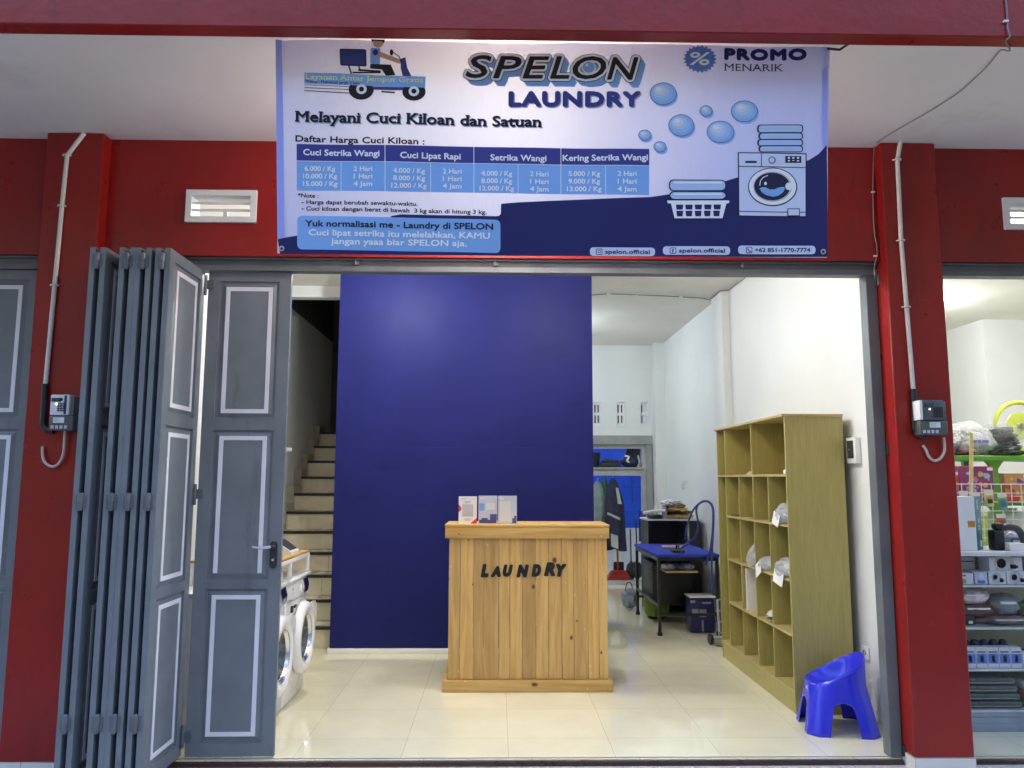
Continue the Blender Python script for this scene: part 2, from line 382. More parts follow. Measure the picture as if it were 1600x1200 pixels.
# ---------------------------------------------------------------- lettering
_tc = {}
def text2d(body, bold=0.0, shear=0.0, serif=0.0, space=1.0):
    key = (body, bold, shear, serif, space)
    if key in _tc: return _tc[key]
    cu = bpy.data.curves.new('lettering', 'FONT'); cu.body = body; cu.offset = bold; cu.space_character = space
    cu.dimensions = '2D'; cu.fill_mode = 'FRONT'; cu.resolution_u = 3; cu.align_x = 'LEFT'
    ob = bpy.data.objects.new('lettering', cu); COL.objects.link(ob)
    dg = bpy.context.evaluated_depsgraph_get(); dg.update()
    ev = ob.evaluated_get(dg); me = ev.to_mesh()
    vs = [Vector((v.co.x, v.co.y)) for v in me.vertices]; fs = [list(p.vertices) for p in me.polygons]
    ev.to_mesh_clear(); bpy.data.objects.remove(ob); bpy.data.curves.remove(cu)
    if serif:
        # slab serifs on the flat ends of upright stems
        cnt = {}
        for f in fs:
            for a, b in zip(f, f[1:] + f[:1]):
                k = (min(a, b), max(a, b)); cnt[k] = cnt.get(k, 0) + 1
        ext = []
        for (a, b), n in cnt.items():
            if n != 1: continue
            A, B = vs[a], vs[b]; ln = abs(A.x - B.x)
            if abs(A.y - B.y) < .002 and .04 < ln < .24 and A.y > -.3:
                x0, x1 = min(A.x, B.x) - serif, max(A.x, B.x) + serif; y = A.y; h = serif * .75
                y0, y1 = (y - .002, y + h) if y < .3 else (y - h, y + .002)
                ext.append((x0, x1, y0, y1))
        for x0, x1, y0, y1 in ext:
            o = len(vs); vs += [Vector((x0, y0)), Vector((x1, y0)), Vector((x1, y1)), Vector((x0, y1))]; fs.append([o, o + 1, o + 2, o + 3])
    if shear:
        vs = [Vector((v.x + shear * v.y, v.y)) for v in vs]
    _tc[key] = (vs, fs)
    return _tc[key]
CAPH = None
def cap_h():
    global CAPH
    if CAPH is None:
        v, f = text2d('H'); CAPH = max(p.y for p in v)
    return CAPH
def text_map(mb, body, fn, a, b, cap, bold=0.02, shear=0, serif=0, space=1.0, smooth=False):
    """lay lettering along a->b (2-D), cap = capital height in the same units; fn maps 2-D to the place"""
    vs, fs = text2d(body, bold, shear, serif, space)
    if not vs: return
    x0 = min(v.x for v in vs); x1 = max(v.x for v in vs)
    ax = Vector(b) - Vector(a); L = ax.length; u = ax / L; up = Vector((u.y, -u.x)) if cap > 0 else Vector((-u.y, u.x))
    k = abs(cap) / cap_h()
    out = []
    for v in vs:
        p = Vector(a) + u * ((v.x - x0) / (x1 - x0) * L) + up * (v.y * k)
        out.append(fn(p.x, p.y))
    mb.add(out, fs)
# ---------------------------------------------------------------- palette
M = {}
M['red'] = mat('red_wall_paint', (.262, .0108, .0085), .30, var=.12, vscale=2.2, bump=.16, bscale=20, rvar=.08, spec=.42, scuff=[((.17, .010, .008), .55, 3.2, (3, 3, .55), .58), ((.42, .06, .045), .45, 9, (1, 1, 1), .66), ((.40, .12, .09), .5, 34, (1, 1, .6), .72)])
M['white_wall'] = mat('white_wall_paint', (.74, .755, .75), .5, var=.035, vscale=1.2, bump=.06, bscale=35, scuff=[((.66, .66, .64), .3, 2.2, (1, 1, .6), .60), ((.50, .50, .48), .3, 30, (1, 1, .4), .72)])
M['ceiling'] = mat('white_ceiling_paint', (.745, .715, .665), .6, var=.05, vscale=1.5, bump=.12, bscale=14, scuff=[((.55, .52, .48), .45, 1.7, (1, 1, 1), .58), ((.40, .37, .33), .4, 22, (1, 1, 1), .71)])
M['concrete'] = mat('grey_lintel_paint', (.30, .31, .31), .6, bump=.1)
M['dark_shaft'] = mat('shade_dark_stair_wall', (.10, .105, .11), .7)  # gloom of the unlit stairwell put into the wall colour
M['door'] = mat('slate_grey_door_paint', (.165, .188, .210), .36, var=.10, vscale=5, bump=.05, bscale=90, scuff=[((.10, .11, .12), .5, 5, (2, 2, .5), .60), ((.30, .31, .32), .5, 26, (1, 1, .5), .70), ((.13, .09, .06), .6, 48, (1, 1, 1), .745)])
M['door_line'] = mat('white_door_line', (.74, .75, .80), .4, var=.05)
M['frame'] = mat('grey_frame_paint', (.125, .14, .145), .4, var=.15, bump=.05)
M['steel'] = mat('brushed_steel', (.55, .56, .57), .3, metal=1, var=.1)
M['chrome'] = mat('chrome', (.70, .71, .73), .22, metal=1, var=.04, rvar=.05)
M['black_metal'] = mat('black_metal', (.015, .016, .018), .35)
M['black'] = mat('black_plastic', (.012, .012, .014), .4)
M['char'] = mat('charcoal_plastic', (.03, .032, .036), .45)
M['hinge'] = mat('painted_hinge', (.12, .135, .15), .4, var=.2)
M['floor'] = tile_mat('cream_polished_tile', (.78, .73, .53), (.6, .6), -.92826, .52439, rough=.018, spec=1.0, grout=.5, mortar=.0013, bumpy=.004, var=.04)
M['sill'] = tile_mat('cream_sill_tile', (.66, .62, .50), (.6, .6), -.92826, .52439, rough=.15)
M['porch_tile'] = tile_mat('pale_porch_tile', (.52, .50, .50), (.4, .4), -.1, -.06, rough=.3)
M['white_tile'] = tile_mat('white_plinth_tile', (.72, .68, .62), (.4, .25), 2.28, -.21, axes='XZ', rough=.2)
M['stair_tile'] = tile_mat('beige_stair_tile', (.70, .64, .48), (.6, 3.), -1.62, -1, axes='XZ', rough=.25, mortar=.002)
M['nosing'] = mat('brown_nosing_tile', (.055, .024, .018), .3)
M['nosing_dark'] = mat('dark_stair_nosing', (.012, .010, .009), .35)
M['asphalt'] = mat('worn_concrete_road', (.07, .07, .07), .85, bump=.4, bscale=120)
M['blue_wall'] = mat('blue_partition_paint', (.0155, .0185, .118), .46, var=.09, vscale=1.6, bump=.09, bscale=24, rvar=.10, spec=.09, stretch=(1.6, 1, .7), scuff=[((.0075, .009, .06), .4, 4.5, (.35, 1, 1), .60), ((.035, .042, .15), .25, 30, (.5, 1, 1.4), .71), ((.16, .17, .25), .5, 42, (1, 1, 1), .765)])
M['white_plastic'] = mat('white_plastic', (.75, .75, .74), .35, var=.03)
M['enamel'] = mat('white_enamel', (.80, .80, .80), .2, var=.02, rvar=.05)
M['grey_plastic'] = mat('grey_plastic', (.32, .33, .35), .4)
M['pipe'] = mat('white_conduit', (.66, .64, .60), .4, var=.12)
M['cable'] = mat('grey_cable', (.20, .19, .19), .5)
M['light_cable'] = mat('beige_cable', (.55, .46, .40), .5, var=.2)
M['pine'] = wood_mat('pine_boards', (.70, .465, .17), (.50, .29, .085), 'Z', island=.26)
M['pine_x'] = wood_mat('pine_trim', (.68, .455, .16), (.52, .29, .075), 'X', island=.08)
M['laminate'] = wood_mat('olive_laminate', (.40, .345, .115), (.32, .275, .08), 'Z', scale=2.6, knots=False, island=.06, rough=.4)
M['laminate_edge'] = wood_mat('laminate_edging', (.47, .38, .16), (.38, .30, .11), 'Y', scale=2.6, knots=False, island=.05, rough=.4)
M['letter_black'] = mat('black_cut_letters', (.008, .008, .009), .45)
M['chair'] = mat('blue_moulded_plastic', (.022, .030, .62), .2, var=.05, rvar=.06, spec=.6)
M['glass'] = glass_mat('clear_glass')
M['film'] = film_mat('clear_bag_film', (.80, .83, .86))
M['white_film'] = film_mat('milky_bag_film', (.82, .84, .82), .18)
M['paper'] = mat('white_paper', (.78, .78, .76), .7, var=.03)

# ---------------------------------------------------------------- ground
CEIL = 3.55
def structure(name, mb, mats):
    o = mb.build(name, mats); o['kind'] = 'structure'; return o
structure('street_ground', MB().add([(-150, -150, -.22), (150, -150, -.22), (150, 150, -.22), (-150, 150, -.22)], [(0, 1, 2, 3)]), M['asphalt'])
structure('unseen_sky_blocker', MB().grid(lambda u, v: Vector((-70 + 140 * u, -9.5 - 14 * v, -.3 + 17.5 * v ** .6 + 1.2 * math.sin(u * 23) * v + .7 * math.sin(u * 51 + v * 9) * v)), 60, 14), mat('sky_blocker_dull', (.052, .054, .044), .9, var=.4, vscale=.8, bump=.6, bscale=8))  # unseen slope added behind the camera to block the low sky
structure('porch_floor', MB().box(-9, 9, -2.0, -.058, -.26, -.028), M['porch_tile'])
structure('shop_floor', MB().box(-7, 9, .004, 9.2, -.2, 0), M['floor'])
m_ = MB(); m_.box(-2.29, 2.27, -.034, -.012, -.2, 0); m_.box(2.62, 6.95, -.034, -.012, -.2, 0)
structure('door_sill', m_, M['sill'])
m_ = MB()
for a, b in ((-2.29, 2.27), (2.62, 6.95)):
    m_.box(a, b, -.012, .004, -.2, -.004)
    m_.box(a, b, -.058, -.034, -.2, -.003, bev=.003)
structure('sill_nosing', m_, M['nosing'])

# ---------------------------------------------------------------- the shophouse
B = thing('shophouse', 'red painted shophouse row with open bays, square pillars and a white porch ceiling', 'building', (0, 0, 0))
VENTS = [(-1.846, -1.432), (3.042, 3.456)]
VZ0, VZ1 = 3.041, 3.237
mb = MB()
WY0, WY1 = -.08, .06
segs = [(-7.0, VENTS[0][0]), (VENTS[0][1], VENTS[1][0]), (VENTS[1][1], 9.)]
mb.box(-7.0, 9, WY0, WY1, 2.842, VZ0); mb.box(-7.0, 9, WY0, WY1, VZ1, CEIL)
for a, b in segs: mb.box(a, b, WY0, WY1, VZ0, VZ1)
mb.box(-7.0, 9, WY0 + .02, WY1 - .01, CEIL + .12, 6.5)
mb.build('facade_wall', M['red'], B)
for i, (a, b, y) in enumerate(((-2.644, -2.312, -.168), (2.281, 2.612, -.155), (6.95, 7.28, -.16), (-7.3, -6.95, -.16))):
    p = MB().box(a, b, y, .062, .042, CEIL, bev=.006, seg=1).build('pillar', M['red'], B)
    MB().box(a - .004, b + .004, y - .006, .05, -.2, .042, bev=.004, seg=1).build('plinth', M['white_tile'], p)
    if i < 2:
        pass
# porch and shop ceilings, party walls
mb = MB()
mb.box(-9, 9, -1.276, WY0, CEIL, CEIL + .1)
mb.build('porch_ceiling', M['ceiling'], B)
mb = MB().box(-9, 9, -1.362, -1.276, 3.50, 4.6, bev=.005, seg=1)
mb.build('fascia_beam', M['red'], B)
mb = MB()
mb.box(-2.45, 2.45, WY1, 3.47, CEIL, CEIL + .12)
mb.box(-1.35, 2.45, 3.47, 7.0, CEIL, CEIL + .12)
mb.box(2.6, 9, WY1, 9.2, CEIL, CEIL + .12)
mb.box(-7, -2.6, WY1, 4, CEIL, CEIL + .12)
mb.build('shop_ceiling', M['ceiling'], B)
mb = MB()
mb.box(-2.6, -2.45, .064, 8.6, 0, CEIL); mb.box(2.45, 2.6, .064, 8.6, 0, CEIL + .0)
mb.box(2.37, 2.45, 3.5, 3.88, 0, CEIL - .002)          # pilaster
mb.box(2.30, 2.45, 6.72, 7.0, 0, CEIL - .002)
mb.box(2.285, 2.45, .064, .10, 0, CEIL - .002); mb.box(-2.45, -2.315, .064, .10, 0, CEIL - .002)
mb.box(-2.45, -1.45, 3.47, 3.60, 3.43, CEIL + .12)      # beam over the stairs
# back wall with door opening and three vent openings
mb.box(2.22, 2.30, 7.0, 7.14, 0, 2.06)
mb.box(-1.35, 1.15, 7.0, 7.14, 0, CEIL); mb.box(1.15, 2.45, 7.0, 7.14, 2.71, CEIL); mb.box(1.15, 2.30, 7.0, 7.14, 2.19, 2.32)
bx = [(1.15, 1.41), (1.56, 1.757), (1.912, 2.112), (2.265, 2.45)]
for a, b in bx: mb.box(a, b, 7.0, 7.14, 2.32, 2.71)
# neighbour bay behind the right pillar
mb.box(6.07, 9, 4.93, 9.2, 0, CEIL - .001); mb.box(2.6, 6.07, 9.05, 9.2, 0, CEIL - .001); mb.box(6.97, 7.1, .064, 4.93, 0, CEIL - .001)
mb.box(-7, -2.6, 3.9, 4.0, 0, CEIL - .001); mb.box(-7.1, -7, .064, 4, 0, CEIL)
mb.build('inner_wall', M['white_wall'], B)
MB().box(1.15, 2.30, 6.96, 7.12, 2.06, 2.19).build('lintel', M['concrete'], B)
# stair shaft
mb = MB()
mb.box(-1.42, -1.35, 2.73, 7.0, 0, CEIL)
mb.build('stair_wall', M['white_wall'], B)
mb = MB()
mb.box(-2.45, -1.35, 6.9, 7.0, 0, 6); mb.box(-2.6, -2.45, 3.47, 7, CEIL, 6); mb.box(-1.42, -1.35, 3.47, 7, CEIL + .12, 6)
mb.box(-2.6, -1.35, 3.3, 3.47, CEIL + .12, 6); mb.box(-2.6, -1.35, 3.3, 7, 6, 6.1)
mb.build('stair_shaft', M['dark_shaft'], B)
# yard behind
M['yard_blue'] = tile_mat('blue_yard_block', (.01, .085, .60), (.36, .2), .1, .02, axes='XZ', grout=.6, rough=.5, mortar=.004, var=.06)
MB().box(-1.3, 3.4, 8.35, 8.5, .757, 2.32).build('yard_wall', M['yard_blue'], B)
MB().box(-1.3, 3.4, 8.351, 8.5, 2.321, 4.2).build('yard_upper_wall', mat('vent_shade_dark', (.05, .055, .06), .8), B)  # shade put into the colour: dark backing seen through the vent slots
mb = MB().box(-1.3, 3.4, 8.33, 8.5, 0, .757); mb.box(1.0, 2.45, 7.15, 7.5, 0, .06)
mb.build('yard_dado', mat('white_yard_tile', (.62, .63, .62), .25), B)

# staircase
st = thing('staircase', 'beige tiled staircase with dark nosings climbing behind the blue partition', 'staircase', (-1.93, 2.84, 0))
Y0, RS, TR = 2.84, .196, .30
tr = MB(); rs = MB(); ns = MB(); sk = MB()
for i in range(11):
    y = Y0 + i * TR; z = i * RS
    rs.box(-2.36, -1.425, y, y + .02, z, z + RS - .028)
    ns.box(-2.36, -1.425, y - .022, y + .03, z + RS - .028, z + RS, bev=.005, seg=1)
    tr.box(-2.36, -1.425, y + .03, y + TR, z + RS - .03, z + RS - .003)
    sk.box(-2.45, -2.362, y - .012, y + TR - .014, 0, z + RS + .085)
rs.build_each('riser', M['stair_tile'], st); ns.build_each('nosing', M['nosing_dark'], st); tr.build_each('tread', M['stair_tile'], st)
MB().box(-2.45, -1.425, Y0 + 11 * TR, 6.899, 11 * RS - .12, 11 * RS - .004).build('landing', M['stair_tile'], st)
sk.build('skirting', mat('stair_skirting', (.36, .33, .26), .4), st)

# blue partition
bp_ = thing('partition_wall', 'tall blue painted partition behind the wooden counter', 'partition', (-.31, 2.68, 0))
mb = MB()
mb.box(-1.485, .885, 2.63, 2.715, .045, 1.8312, bev=.0008, seg=1)
mb.box(-1.485, .885, 2.6304, 2.715, 1.8316, CEIL, bev=.0008, seg=1)
mb.build_each('panel', M['blue_wall'], bp_)
MB().box(-1.50, .89, 2.60, 2.72, 0, .044, bev=.004).build('skirting', M['enamel'], bp_)

# vents
def vent(x0, x1, label):
    t = thing('wall_vent', label, 'vent', ((x0 + x1) / 2, -.09, VZ0), 'louvred vents in the red wall')
    f = MB(); y0, y1 = -.10, .03; w_ = .034
    f.box(x0, x1, y0, y1, VZ1 - w_, VZ1); f.box(x0, x1, y0, y1, VZ0, VZ0 + w_)
    f.box(x0, x0 + w_, y0 + .001, y1, VZ0 + w_, VZ1 - w_); f.box(x1 - w_, x1, y0 + .001, y1, VZ0 + w_, VZ1 - w_)
    f.build('vent_frame', M['white_plastic'], t)
    s = MB()
    h = (VZ1 - VZ0 - 2 * w_) / 3
    for k in (1, 2):
        z = VZ0 + w_ + k * h
        s.prism([(x0 + w_, -.085, z - .010), (x0 + w_, -.085, z + .006), (x0 + w_, -.03, z + .026), (x0 + w_, -.03, z + .012)], (x1 - x0 - 2 * w_, 0, 0))
    s.box((x0 + x1) / 2 - .012, (x0 + x1) / 2 + .012, -.02, .0, VZ0 + w_, VZ0 + w_ + 2 * h - .02)
    s.build_each('vent_slat', M['white_plastic'], t)
vent(*VENTS[0], 'white louvred vent in the red wall between the folded doors and the banner')
vent(*VENTS[1], 'white louvred vent in the red wall above the neighbouring variety shop')

# back wall vent blocks
for a, b, lb in ((1.41, 1.56, 'white slotted vent block beside the blue partition edge'), (1.757, 1.912, 'middle white slotted vent block over the back doorway'), (2.112, 2.265, 'white slotted vent block nearest the right wall')):
    z0, z1 = 2.32, 2.71; mb = MB(); y0, y1 = 6.99, 7.10; w_ = b - a; f = .02
    mb.box(a, b, y0, y1, z1 - f, z1); mb.box(a, b, y0, y1, z0, z0 + f); mb.box(a, a + f, y0, y1, z0 + f, z1 - f); mb.box(b - f, b, y0, y1, z0 + f, z1 - f)
    for q in range(3):
        u0 = a + f + q * (w_ - 2 * f) / 3 + (0 if q != 1 else .004)
        for (zz0, zz1) in ((z0 + f, z1 - f),):
            pass
    for (xx0, xx1) in ((a + f, a + .036), (a + .067, b - .067), (b - .036, b - f)): mb.box(xx0, xx1, y0 + .03, y1, z0 + f, z1 - f)
    mb.box(a + f, b - f, y0 + .031, y1 - .002, (z0 + z1) / 2 - .02, (z0 + z1) / 2 + .02); mb.box(a + f, b - f, y0 + .031, y1 - .002, z0 + f, z0 + .055); mb.box(a + f, b - f, y0 + .031, y1 - .002, z1 - .055, z1 - f)
    single('vent_block', mb, M['white_wall'], lb, 'vent', 'vent blocks in the back wall')

# ---------------------------------------------------------------- lamps of the place
def lamp(name, loc, power, col, label, drop=.10, r=.045, tube=False):
    t = thing(name, label, 'lamp', (loc[0], loc[1], CEIL), 'ceiling bulbs')
    x, y, _ = loc
    MB().lathe([(0, 0), (.055, 0), (.055, -.018), (.028, -.03), (.022, -.05), (0, -.05)], (x, y, CEIL - .001)).build('lamp_holder', M['white_plastic'], t)
    z = CEIL - .05
    MB().lathe([(.016, 0), (.022, -.02), (.045, -.06), (.048, -.085), (.036, -.115), (.015, -.13), (0, -.132)], (x, y, z - .002)).build('bulb', emit_mat('bulb_glow', col, 3), t)
    l = bpy.data.lights.new('bulb_light', 'POINT'); l.energy = power; l.color = col; l.shadow_soft_size = .05
    o = bpy.data.objects.new('bulb_light', l); COL.objects.link(o); o.parent = t; o.location = (0, 0, -.24)
lamp('ceiling_lamp', (-.9, 1.75), 62, (.94, 1, .97), 'bare bulb on the shop ceiling above the washing machines') if 0 else None
lamp('ceiling_lamp', (-.95, 1.4, 0), 14, (.97, 1, .95), 'bare white bulb on the shop ceiling left of the counter')
lamp('ceiling_lamp', (.55, .9, 0), 11.5, (.97, 1, .95), 'bare white bulb on the shop ceiling nearer the pigeonhole cabinet')
lamp('ceiling_lamp', (.45, 5.2, 0), 11, (.80, .91, 1.0), 'bare white bulb on the ceiling behind the blue partition')
lamp('ceiling_lamp', (.05, -.60, 0), 8, (1, .92, .86), 'warm bulb on the porch ceiling behind the banner')
lamp('ceiling_lamp', (4.4, 1.3, 0), 14.5, (.96, 1, .98), 'bare bulb on the ceiling of the variety shop near its front')
lamp('ceiling_lamp', (4.6, 4.0, 0), 12, (.96, 1, .98), 'bare bulb on the ceiling of the variety shop towards its back')
lamp('ceiling_lamp', (1.4, 7.8, 0), 1, (.8, .9, 1), 'x') if 0 else None
# ---------------------------------------------------------------- door frame and folding doors
def door_frame(x0, x1, label, left_post=True):
    t = thing('door_frame', label, 'door frame', (x0, 0, 0), 'grey frames of the shop openings')
    mb = MB()
    mb.box(x0, x1, -.03, .058, 2.772, 2.842); mb.box(x0, x1, -.055, -.03, 2.83, 2.84)
    mb.box(x0 - 0, x1, -.042, -.0305, 2.765, 2.795)
    mb.build('head_rail', M['frame'], t)
    mb = MB().box(x1 - .066, x1, -.03, .058, 0, 2.771, bev=.003, seg=1); mb.build('jamb', M['frame'], t)
    if left_post: MB().box(x0, x0 + .05, -.03, .058, 0, 2.771, bev=.003, seg=1).build('jamb', M['frame'], t)
    for f in (.32, .50, .823):
        x = x0 + (x1 - x0) * f
        b = MB(); b.box(x - .016, x + .016, -.052, -.0425, 2.803, 2.826, bev=.003); b.tube([(x - .004, -.056, 2.80), (x - .004, -.056, 2.84)], .006, 8)
        b.build('rail_bracket', M['hinge'], t)
    return t
fr = door_frame(-2.31, 2.278, 'grey steel frame round the open laundry bay')
for z in (.045, 1.72, 2.73):
    MB().lathe([(0, -.03), (.016, -.03), (.016, .03), (0, .03)], (2.285, -.045, z), n=14).build('pivot', M['black_metal'], fr)
door_frame(2.614, 6.948, 'grey steel frame round the variety shop bay')
door_frame(-6.95, -2.646, 'grey steel frame round the closed bay on the left')

LT = .028
PAN = [(1.886, 2.706), (.973, 1.821), (.085, .919)]
def leaf(parent, origin, ang, width, hinge_edge=None, handle=False, z0=.012, z1=2.766, lines=True, side=-1, latch=False):
    """a steel door leaf, panelled on both sides; local x runs along its width from the origin at angle ang"""
    ca, sa = math.cos(ang), math.sin(ang)
    def T(u, v, z): return Vector((origin[0] + ca * u - sa * v, origin[1] + sa * u + ca * v, z))
    def bx(mb, u0, u1, v0, v1, za, zb):
        P = [T(u0, v0, za), T(u1, v0, za), T(u1, v1, za), T(u0, v1, za), T(u0, v0, zb), T(u1, v0, zb), T(u1, v1, zb), T(u0, v1, zb)]
        mb.add(P, [(0, 3, 2, 1), (4, 5, 6, 7), (0, 1, 5, 4), (1, 2, 6, 5), (2, 3, 7, 6), (3, 0, 4, 7)])
    mb = MB(); s = .070; h = LT / 2
    bx(mb, 0, s, -h, h, z0, z1); bx(mb, width - s, width, -h, h, z0, z1)
    ed = [z0] + [v for p in PAN[::-1] for v in p] + [z1]
    for a, b in zip(ed[::2], ed[1::2]): bx(mb, s, width - s, -h, h, a, b)
    for a, b in PAN:
        bx(mb, s, width - s, -.003, .003, a, b)
        for sg in (-1, 1):
            # bevelled raised field
            e = .014; e2 = .034
            o = [T(s + e, sg * .003, a + e), T(width - s - e, sg * .003, a + e), T(width - s - e, sg * .003, b - e), T(s + e, sg * .003, b - e)]
            i = [T(s + e2, sg * .011, a + e2), T(width - s - e2, sg * .011, a + e2), T(width - s - e2, sg * .011, b - e2), T(s + e2, sg * .011, b - e2)]
            mb.add(o + i, [(4, 5, 6, 7)] + [(k, (k + 1) % 4, 4 + (k + 1) % 4, 4 + k) for k in range(4)])
    lf = mb.build('door_leaf', M['door'], parent)
    if lines:
        ln = MB(); w_ = .024
        for a, b in PAN:
            ua, ub, za, zb = s + .037, width - s - .037, a + .034, b - .034
            for v in ((side * .0125,) if lines == 1 else (-.0125, .0125)):
                d = .0012
                bx(ln, ua, ub, v - d, v + d, zb - w_, zb); bx(ln, ua, ua + w_, v - d, v + d, za, zb - w_); bx(ln, ub - w_, ub, v - d, v + d, za, zb - w_)
                if not (handle and a > .9 and a < 1.2): bx(ln, ua + w_, ub - w_, v - d, v + d, za, za + w_)
        ln.build('panel_line', M['door_line'], lf)
    return lf, T
fd = thing('folding_door', 'stack of slate grey folding door leaves pushed open at the left pillar', 'folding door', (-1.96, -.24, 0))
XS = [-2.164, -2.108, -2.007, -1.951, -1.922, -1.866, -1.818, -1.766]
for i, x in enumerate(XS):
    lf, T = leaf(fd, (x, -.485), R(90), .50, lines=2 if i in (7, 6) else (1 if i == 1 else 0), side=-1)
for a, b in zip(XS[::2], XS[1::2]):
    for z in (2.69, 1.42, .33):
        h_ = MB(); x = (a + b) / 2 + .001
        h_.lathe([(0, -.045), (.009, -.045), (.012, -.04), (.012, 0), (.015, .002), (.015, .042), (.009, .047), (0, .047)], (x, -.492, z), n=14)
        h_.box(x - .026, x + .026, -.4895, -.486, z - .035, z + .035)
        h_.build('hinge', M['hinge'], fd)
for z in (2.68, 1.45, .12):
    h_ = MB(); h_.tube([(-1.736, -.014, z - .06), (-1.736, -.014, z + .06)], .009, 12); h_.box(-1.736, -1.69, -.018, -.0145, z - .025, z + .03); h_.build('hinge', M['hinge'], fd)
lf9, T9 = leaf(fd, (-1.721, .004), 0.012, .488, lines=2, handle=True)
hd = MB()
hd.lathe([(0, 0)], (0, 0, 0)) if 0 else None
c = T9(.446, -.0205, 1.11)
hp = []
for k in range(24):
    a = 2 * math.pi * k / 24; hp.append(T9(.446 + .021 * math.cos(a), -.015, 1.11 + .055 * (1 if math.sin(a) > 0 else -1) + .021 * math.sin(a)))
hd.prism(hp, T9(0, -.009, 0) - T9(0, 0, 0))
hd.lathe([(.014, 0), (.014, .012), (.009, .016), (.009, .05), (0, .05)], T9(.446, -.024, 1.155), (0, -1, 0), n=16)
lh = hd.build('handle', M['char'], lf9)
hd = MB(); hd.tube([T9(.446, -.064, 1.157), T9(.428, -.070, 1.157), T9(.388, -.070, 1.152), T9(.340, -.066, 1.157)], [.010, .009, .008, .007], 10)
hd.lathe([(0, 0), (.008, .0), (.008, .006), (0, .006)], T9(.446, -.024, 1.082), (0, -1, 0), n=12)
hd.build('lever', M['chrome'], lf9)
hd = MB(); hd.box(-1.262, -1.205, .03, .045, 1.70, 1.722, bev=.003); hd.tube([(-1.257, .038, 1.70), (-1.259, .04, 1.64), (-1.258, .042, 1.585)], [.009, .013, .006], 8); hd.build('latch', M['enamel'], lf9)

fd2 = thing('folding_door', 'closed slate grey folding door with white panel outlines left of the meter pillar', 'folding door', (-4.8, 0, 0))
for k in range(8):
    leaf(fd2, (-2.70 - .50 * (k + 1) - .004 * k, .0), 0, .50, lines=1)

# ---------------------------------------------------------------- electricity meters with conduits and cable loops
def meter(x0, x1, z0, z1, y, dark, label, gl, wall_y):
    t = thing('electricity_meter', label, 'electricity meter', ((x0 + x1) / 2, y, z0), 'electricity meters on the pillars')
    W = x1 - x0; H = z1 - z0
    zs = z0 + H * .42
    MB().box(x0 + .006, x1 + .022, wall_y - .085, wall_y - .001, z0, zs, bev=.008).build('terminal_cover', mat('smoky_cover', (.10, .10, .095), .2), t)
    up = MB().box(x0 + .012, x1 - .0, wall_y - .095, wall_y - .001, zs + .001, z1, bev=.007).build('meter_case', mat('meter_case', (.09, .10, .12) if dark else (.72, .73, .78), .3), t)
    yf = wall_y - .096
    MB().box(x1 - .0, x1 + .018, wall_y - .08, wall_y - .001, zs + .001, z1 - .006, bev=.004).build('side_cover', mat('side_cover', (.13, .13, .13), .3), t)
    if dark: MB().box(x0 + .001, x0 + .018, wall_y - .10, wall_y - .002, zs + .002, z1 - .002, bev=.003).build('side_strip', M['paper'], t)
    else: MB().box(x1 - .026, x1 - .014, yf - .002, yf + .01, zs + .006, z1 - .006).build('side_strip', mat('navy_strip', (.03, .035, .10), .3), t)
    cx = x0 + (.03 if dark else .018)
    MB().box(cx + .002, cx + .052, yf - .003, yf + .01, z1 - .040, z1 - .020).build('display', mat('lcd', (.05, .06, .075), .15), t)
    if not dark:
        MB().lathe([(0, 0), (.009, 0), (.009, .005), (0, .005)], (x1 - .045, yf + .002, z1 - .028), (0, -1, 0), n=18).build('optical_port', M['black'], t)
    k = MB(); kx = x0 + W * (.47 if not dark else .58); kz = zs + .022
    if dark: k.box(kx - .004, kx + .048, yf - .002, yf + .01, kz - .006, kz + .052)
    for a in range(3):
        for b in range(4): k.box(kx + a * .015, kx + a * .015 + .010, yf - .005, yf + .004, kz + b * .0125, kz + b * .0125 + .008, bev=.001, seg=1)
    k.build('keypad', M['char'], t)
    MB().lathe([(0, 0), (.003, 0), (.003, .003), (0, .003)], (cx + .03, yf + .001, z1 - .052), (0, -1, 0), n=10).build('indicator_light', emit_mat('led', (1, 1, 1), 3), t)
    l = MB(); lx = x0 + W * (.26 if not dark else .42); yy = wall_y - .0865
    l.box(lx, lx + .06, yy - .001, yy + .002, z0 + .042, z0 + .072)
    lbl = l.build('serial_label', M['paper'], t)
    l = MB()
    for q in range(4): l.box(lx + .004 + (.0 if q else 0), lx + (.02 if q == 3 else .03) + .018 * (q % 2), yy - .002, yy + .001, z0 + .047 + q * .006, z0 + .049 + q * .006)
    l.build('serial_print', M['grey_plastic'], lbl)
    l = MB()
    for q in range(4): l.box(x0 + .02 + q * .024, x0 + .036 + q * .024, yy - .001, yy + .002, z0 + .010, z0 + .028, bev=.001, seg=1)
    l.build_each('terminal', mat('terminal_plate', (.45, .48, .55), .4), t)
    gl_ = MB(); gl_.tube([(p[0], wall_y - p[1], p[2]) for p in gl], .0075, 8, smooth_path=5); gl_.build('cable_tail', M['light_cable'], t)
PY = -.168
def P(px, py, y=PY): q = onY(px, py, y); return q
L = [P(106.5, 674), P(105, 690), P(103, 710), P(96, 724), P(86, 729), P(75, 724), P(70, 714), P(69, 698)]
meter(-2.468, -2.352, 1.800, 1.998, PY, False, 'pale electricity meter with keypad on the left red pillar', [(p.x, .03 - .002 * i, p.z) for i, p in enumerate(L)], PY)
PY2 = -.155
L = [P(1470, 684, PY2), P(1471.5, 704, PY2), P(1466, 716, PY2), P(1457, 720, PY2), P(1449, 714, PY2), P(1444, 702, PY2), P(1440, 696, PY2)]
